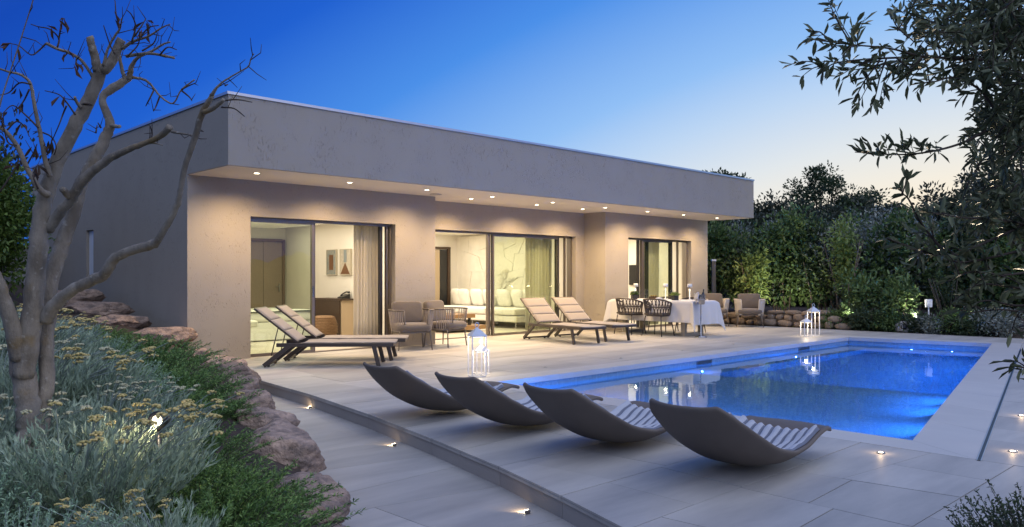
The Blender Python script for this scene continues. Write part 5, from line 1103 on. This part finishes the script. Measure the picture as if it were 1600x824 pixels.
# ------------------------------------------------------------------ olive tree whose sprays hang in from the right
OT = thing('olive_tree', 'olive tree hanging dark leafy sprays in from the right edge', 'tree', (2.75, 2.9, 0)); ot0 = Vector(OT.location)
def op(px, py, y): return Vector(((px-800)*y/1234, y, 1.3-(py-432)*y/1234))-ot0
g = np.random.default_rng(77); tb = MB(); leafs = []
def spray(P, leaf=.046, dens=1.0, w0=.004, lenf=1.0, side=True, seed=0):
    C_ = catmull(P, 6); tb.tube(C_, [w0*(1-.7*i/len(C_)) for i in range(len(C_))], 5); L = sum((C_[i+1]-C_[i]).length for i in range(len(C_)-1)); n = max(4, int(L/.0125*dens)); q = g.uniform(.08, 1, n); idx = q*(len(C_)-1)
    C_a = np.array(C_); b = np.stack([np.interp(idx, range(len(C_)), C_a[:, k]) for k in range(3)], 1); i0 = np.clip(idx.astype(int), 0, len(C_)-2); tan = unit(C_a[i0+1]-C_a[i0])
    d = tan*.75+g.normal(size=(n, 3))*.62; leafs.append(leaf_arrays(b, d, g.uniform(.75, 1.25, n)*leaf, g.uniform(.0105, .0142, n)*leaf/.046, True, .06, rng=g))
    return C_
def sub_sprays(P, n, ln, leaf=.046, dens=1.0, down=.25):
    C_ = spray(P, leaf, dens*.7, .005)
    for k in range(n):
        i = g.integers(1, len(C_)-1); p = C_[i]; tan = (C_[min(i+1, len(C_)-1)]-C_[i-1]).normalized(); d = (tan*.8+Vector(g.normal(size=3))*.6+Vector((0, 0, -down*g.uniform(-.6, 1)))).normalized(); l = ln*g.uniform(.5, 1.15)
        spray([p, p+d*l*.5+Vector((0, 0, .01)), p+d*l+Vector((0, 0, -.03*down))], leaf, dens, .0025)
# surveyed outer sprays
sub_sprays([op(1560, 95, 2.6), op(1500, 92, 2.55), op(1440, 88, 2.5), op(1390, 76, 2.45), op(1330, 70, 2.42), op(1268, 62, 2.4)], 9, .11)
sub_sprays([op(1520, 92, 2.6), op(1440, 90, 2.55), op(1370, 92, 2.5), op(1310, 98, 2.45), op(1288, 108, 2.44)], 9, .10)
for P in ([(1330, 70), (1312, 40), (1300, 15), (1294, 0)], [(1332, 70), (1335, 45), (1345, 22)], [(1385, 92), (1375, 120), (1368, 150), (1362, 168)], [(1375, 95), (1352, 125), (1338, 150), (1330, 162)], [(1400, 90), (1420, 105), (1438, 95)], [(1420, 60), (1400, 40), (1392, 20)], [(1300, 70), (1280, 50), (1264, 58)], [(1380, 96), (1345, 100), (1310, 120)], [(1440, 90), (1415, 118), (1398, 112)]):
    spray([op(a, b, 2.45+.02*i) for i, (a, b) in enumerate(P)], .046, 1.25, .003); spray([op(a+7, b+5, 2.5+.02*i) for i, (a, b) in enumerate(P)], .046, .8, .002)
sub_sprays([op(1560, 180, 2.6), op(1530, 140, 2.6), op(1490, 122, 2.55), op(1460, 128, 2.5), op(1438, 130, 2.5)], 5, .07)
sub_sprays([op(1540, 205, 2.6), op(1500, 225, 2.55), op(1450, 238, 2.5), op(1400, 242, 2.48), op(1336, 238, 2.45)], 4, .07, .046, 1.1, -.5)
for a in range(1350, 1480, 13): spray([op(a, 241, 2.48), op(a-3, 232, 2.47), op(a-6, 222, 2.46)], .042, .9, .0015)
# dense dark body
for k in range(235):
    px = 1600-abs(g.normal())*62+g.uniform(-5, 60); py = g.uniform(-40, 360); lim = np.interp(py, [-40, 30, 100, 150, 200, 250, 300, 380], [1400, 1425, 1470, 1530, 1535, 1500, 1480, 1455])
    px = max(px, lim+g.uniform(0, 40)); y = g.uniform(2.45, 3.3); p = op(px, py, y); d = Vector((g.uniform(-1, .4), g.uniform(-.5, .5), g.uniform(-.8, .6))).normalized(); l = g.uniform(.12, .26)
    spray([p-d*l*.5, p+Vector((0, 0, .01)), p+d*l*.5], .046, 1.35, .0025)
for k in range(70):
    py = g.uniform(-30, 120); px = g.uniform(np.interp(py, [-30, 30, 120], [1395, 1410, 1480]), 1620); y = g.uniform(2.45, 3.2); p = op(px, py, y); d = Vector((g.uniform(-1, .4), g.uniform(-.5, .5), g.uniform(-.6, .6))).normalized(); l = g.uniform(.10, .22); spray([p-d*l*.5, p, p+d*l*.5], .044, 1.2, .0025)
# lower sprays in front of the hedge, lit by the floor lights
for P in ([(1640, 330), (1560, 370), (1480, 400), (1420, 385), (1385, 372)], [(1640, 380), (1560, 400), (1500, 410), (1450, 395), (1415, 388)], [(1640, 420), (1570, 430), (1520, 425), (1480, 440)], [(1640, 470), (1590, 478), (1540, 470), (1500, 485)], [(1640, 455), (1590, 450), (1530, 445), (1490, 470)], [(1640, 490), (1600, 488), (1560, 484), (1510, 490)], [(1640, 360), (1570, 345), (1500, 340), (1440, 330)], [(1480, 400), (1440, 350), (1420, 312), (1408, 302)], [(1640, 570), (1610, 575), (1578, 572)]):
    sub_sprays([op(a, b, 2.5-.08*i/len(P)) for i, (a, b) in enumerate(P)], 7 if len(P) > 4 else 4, .09, .054, .75, .1)
v, f = join_arrays(leafs); np_mesh('leaves', v, f, M_LF_OLIVE, OT); tb.build('twigs', M_TWIG, OT)
b = MB(); b.tube([(0, 0, -.2), (.04, .05, .7), (-.02, 0, 1.3), (.05, 0, 2.0), (-.1, .05, 2.7)], [.15, .12, .10, .08, .04], 12)
b.build('trunk', M_BARK, OT)
br = MB()
for (a, b_) in (((-.02, 0, 1.25), op(1600, 330, 2.6)), ((.0, 0, 1.5), op(1560, 180, 2.6)), ((.05, 0, 1.9), op(1545, 95, 2.6)), ((.0, 0, 1.1), op(1620, 470, 2.55)), ((0, 0, 1.4), op(1575, 270, 2.8)), ((0, 0, 1.7), op(1540, 30, 2.9)), ((0, 0, .9), op(1635, 570, 2.5))):
    a, b_ = Vector(a), Vector(b_); br.tube([a, (a+b_)/2+Vector((0, 0, .05)), b_], [.03, .016, .006], 7)
br.build('branch', M_BARK, OT)
for o in COL.objects:
    if o.type == 'MESH' and o.parent is not None and o.name.split('.')[0] in ('flower_heads', 'twigs', 'foliage', 'leaves', 'dry_leaves', 'stems', 'crown'): o['kind'] = 'stuff'
# far wooded ridge behind the camera (seen only in reflections)
rg = MB(); ng = 361
for j, (rad, f) in enumerate(((62, 0), (68, 1), (84, 0))):
    for i in range(ng):
        az = R(74+190*i/(ng-1)); hh = 3.6+1.3*math.sin(i*.035+2.2)+.7*math.sin(i*.17)+.35*math.sin(i*.61)+.2*math.sin(i*1.9)+random.uniform(-.15, .15)
        rg.v.append((rad*math.sin(az), rad*math.cos(az), hh if f else -1))
rg.f = [(j*ng+i, j*ng+i+1, (j+1)*ng+i+1, (j+1)*ng+i) for j in range(2) for i in range(ng-1)]; rg.sm = [True]*len(rg.f)
rg.build('hills', M_LF_MID, None, 'structure')
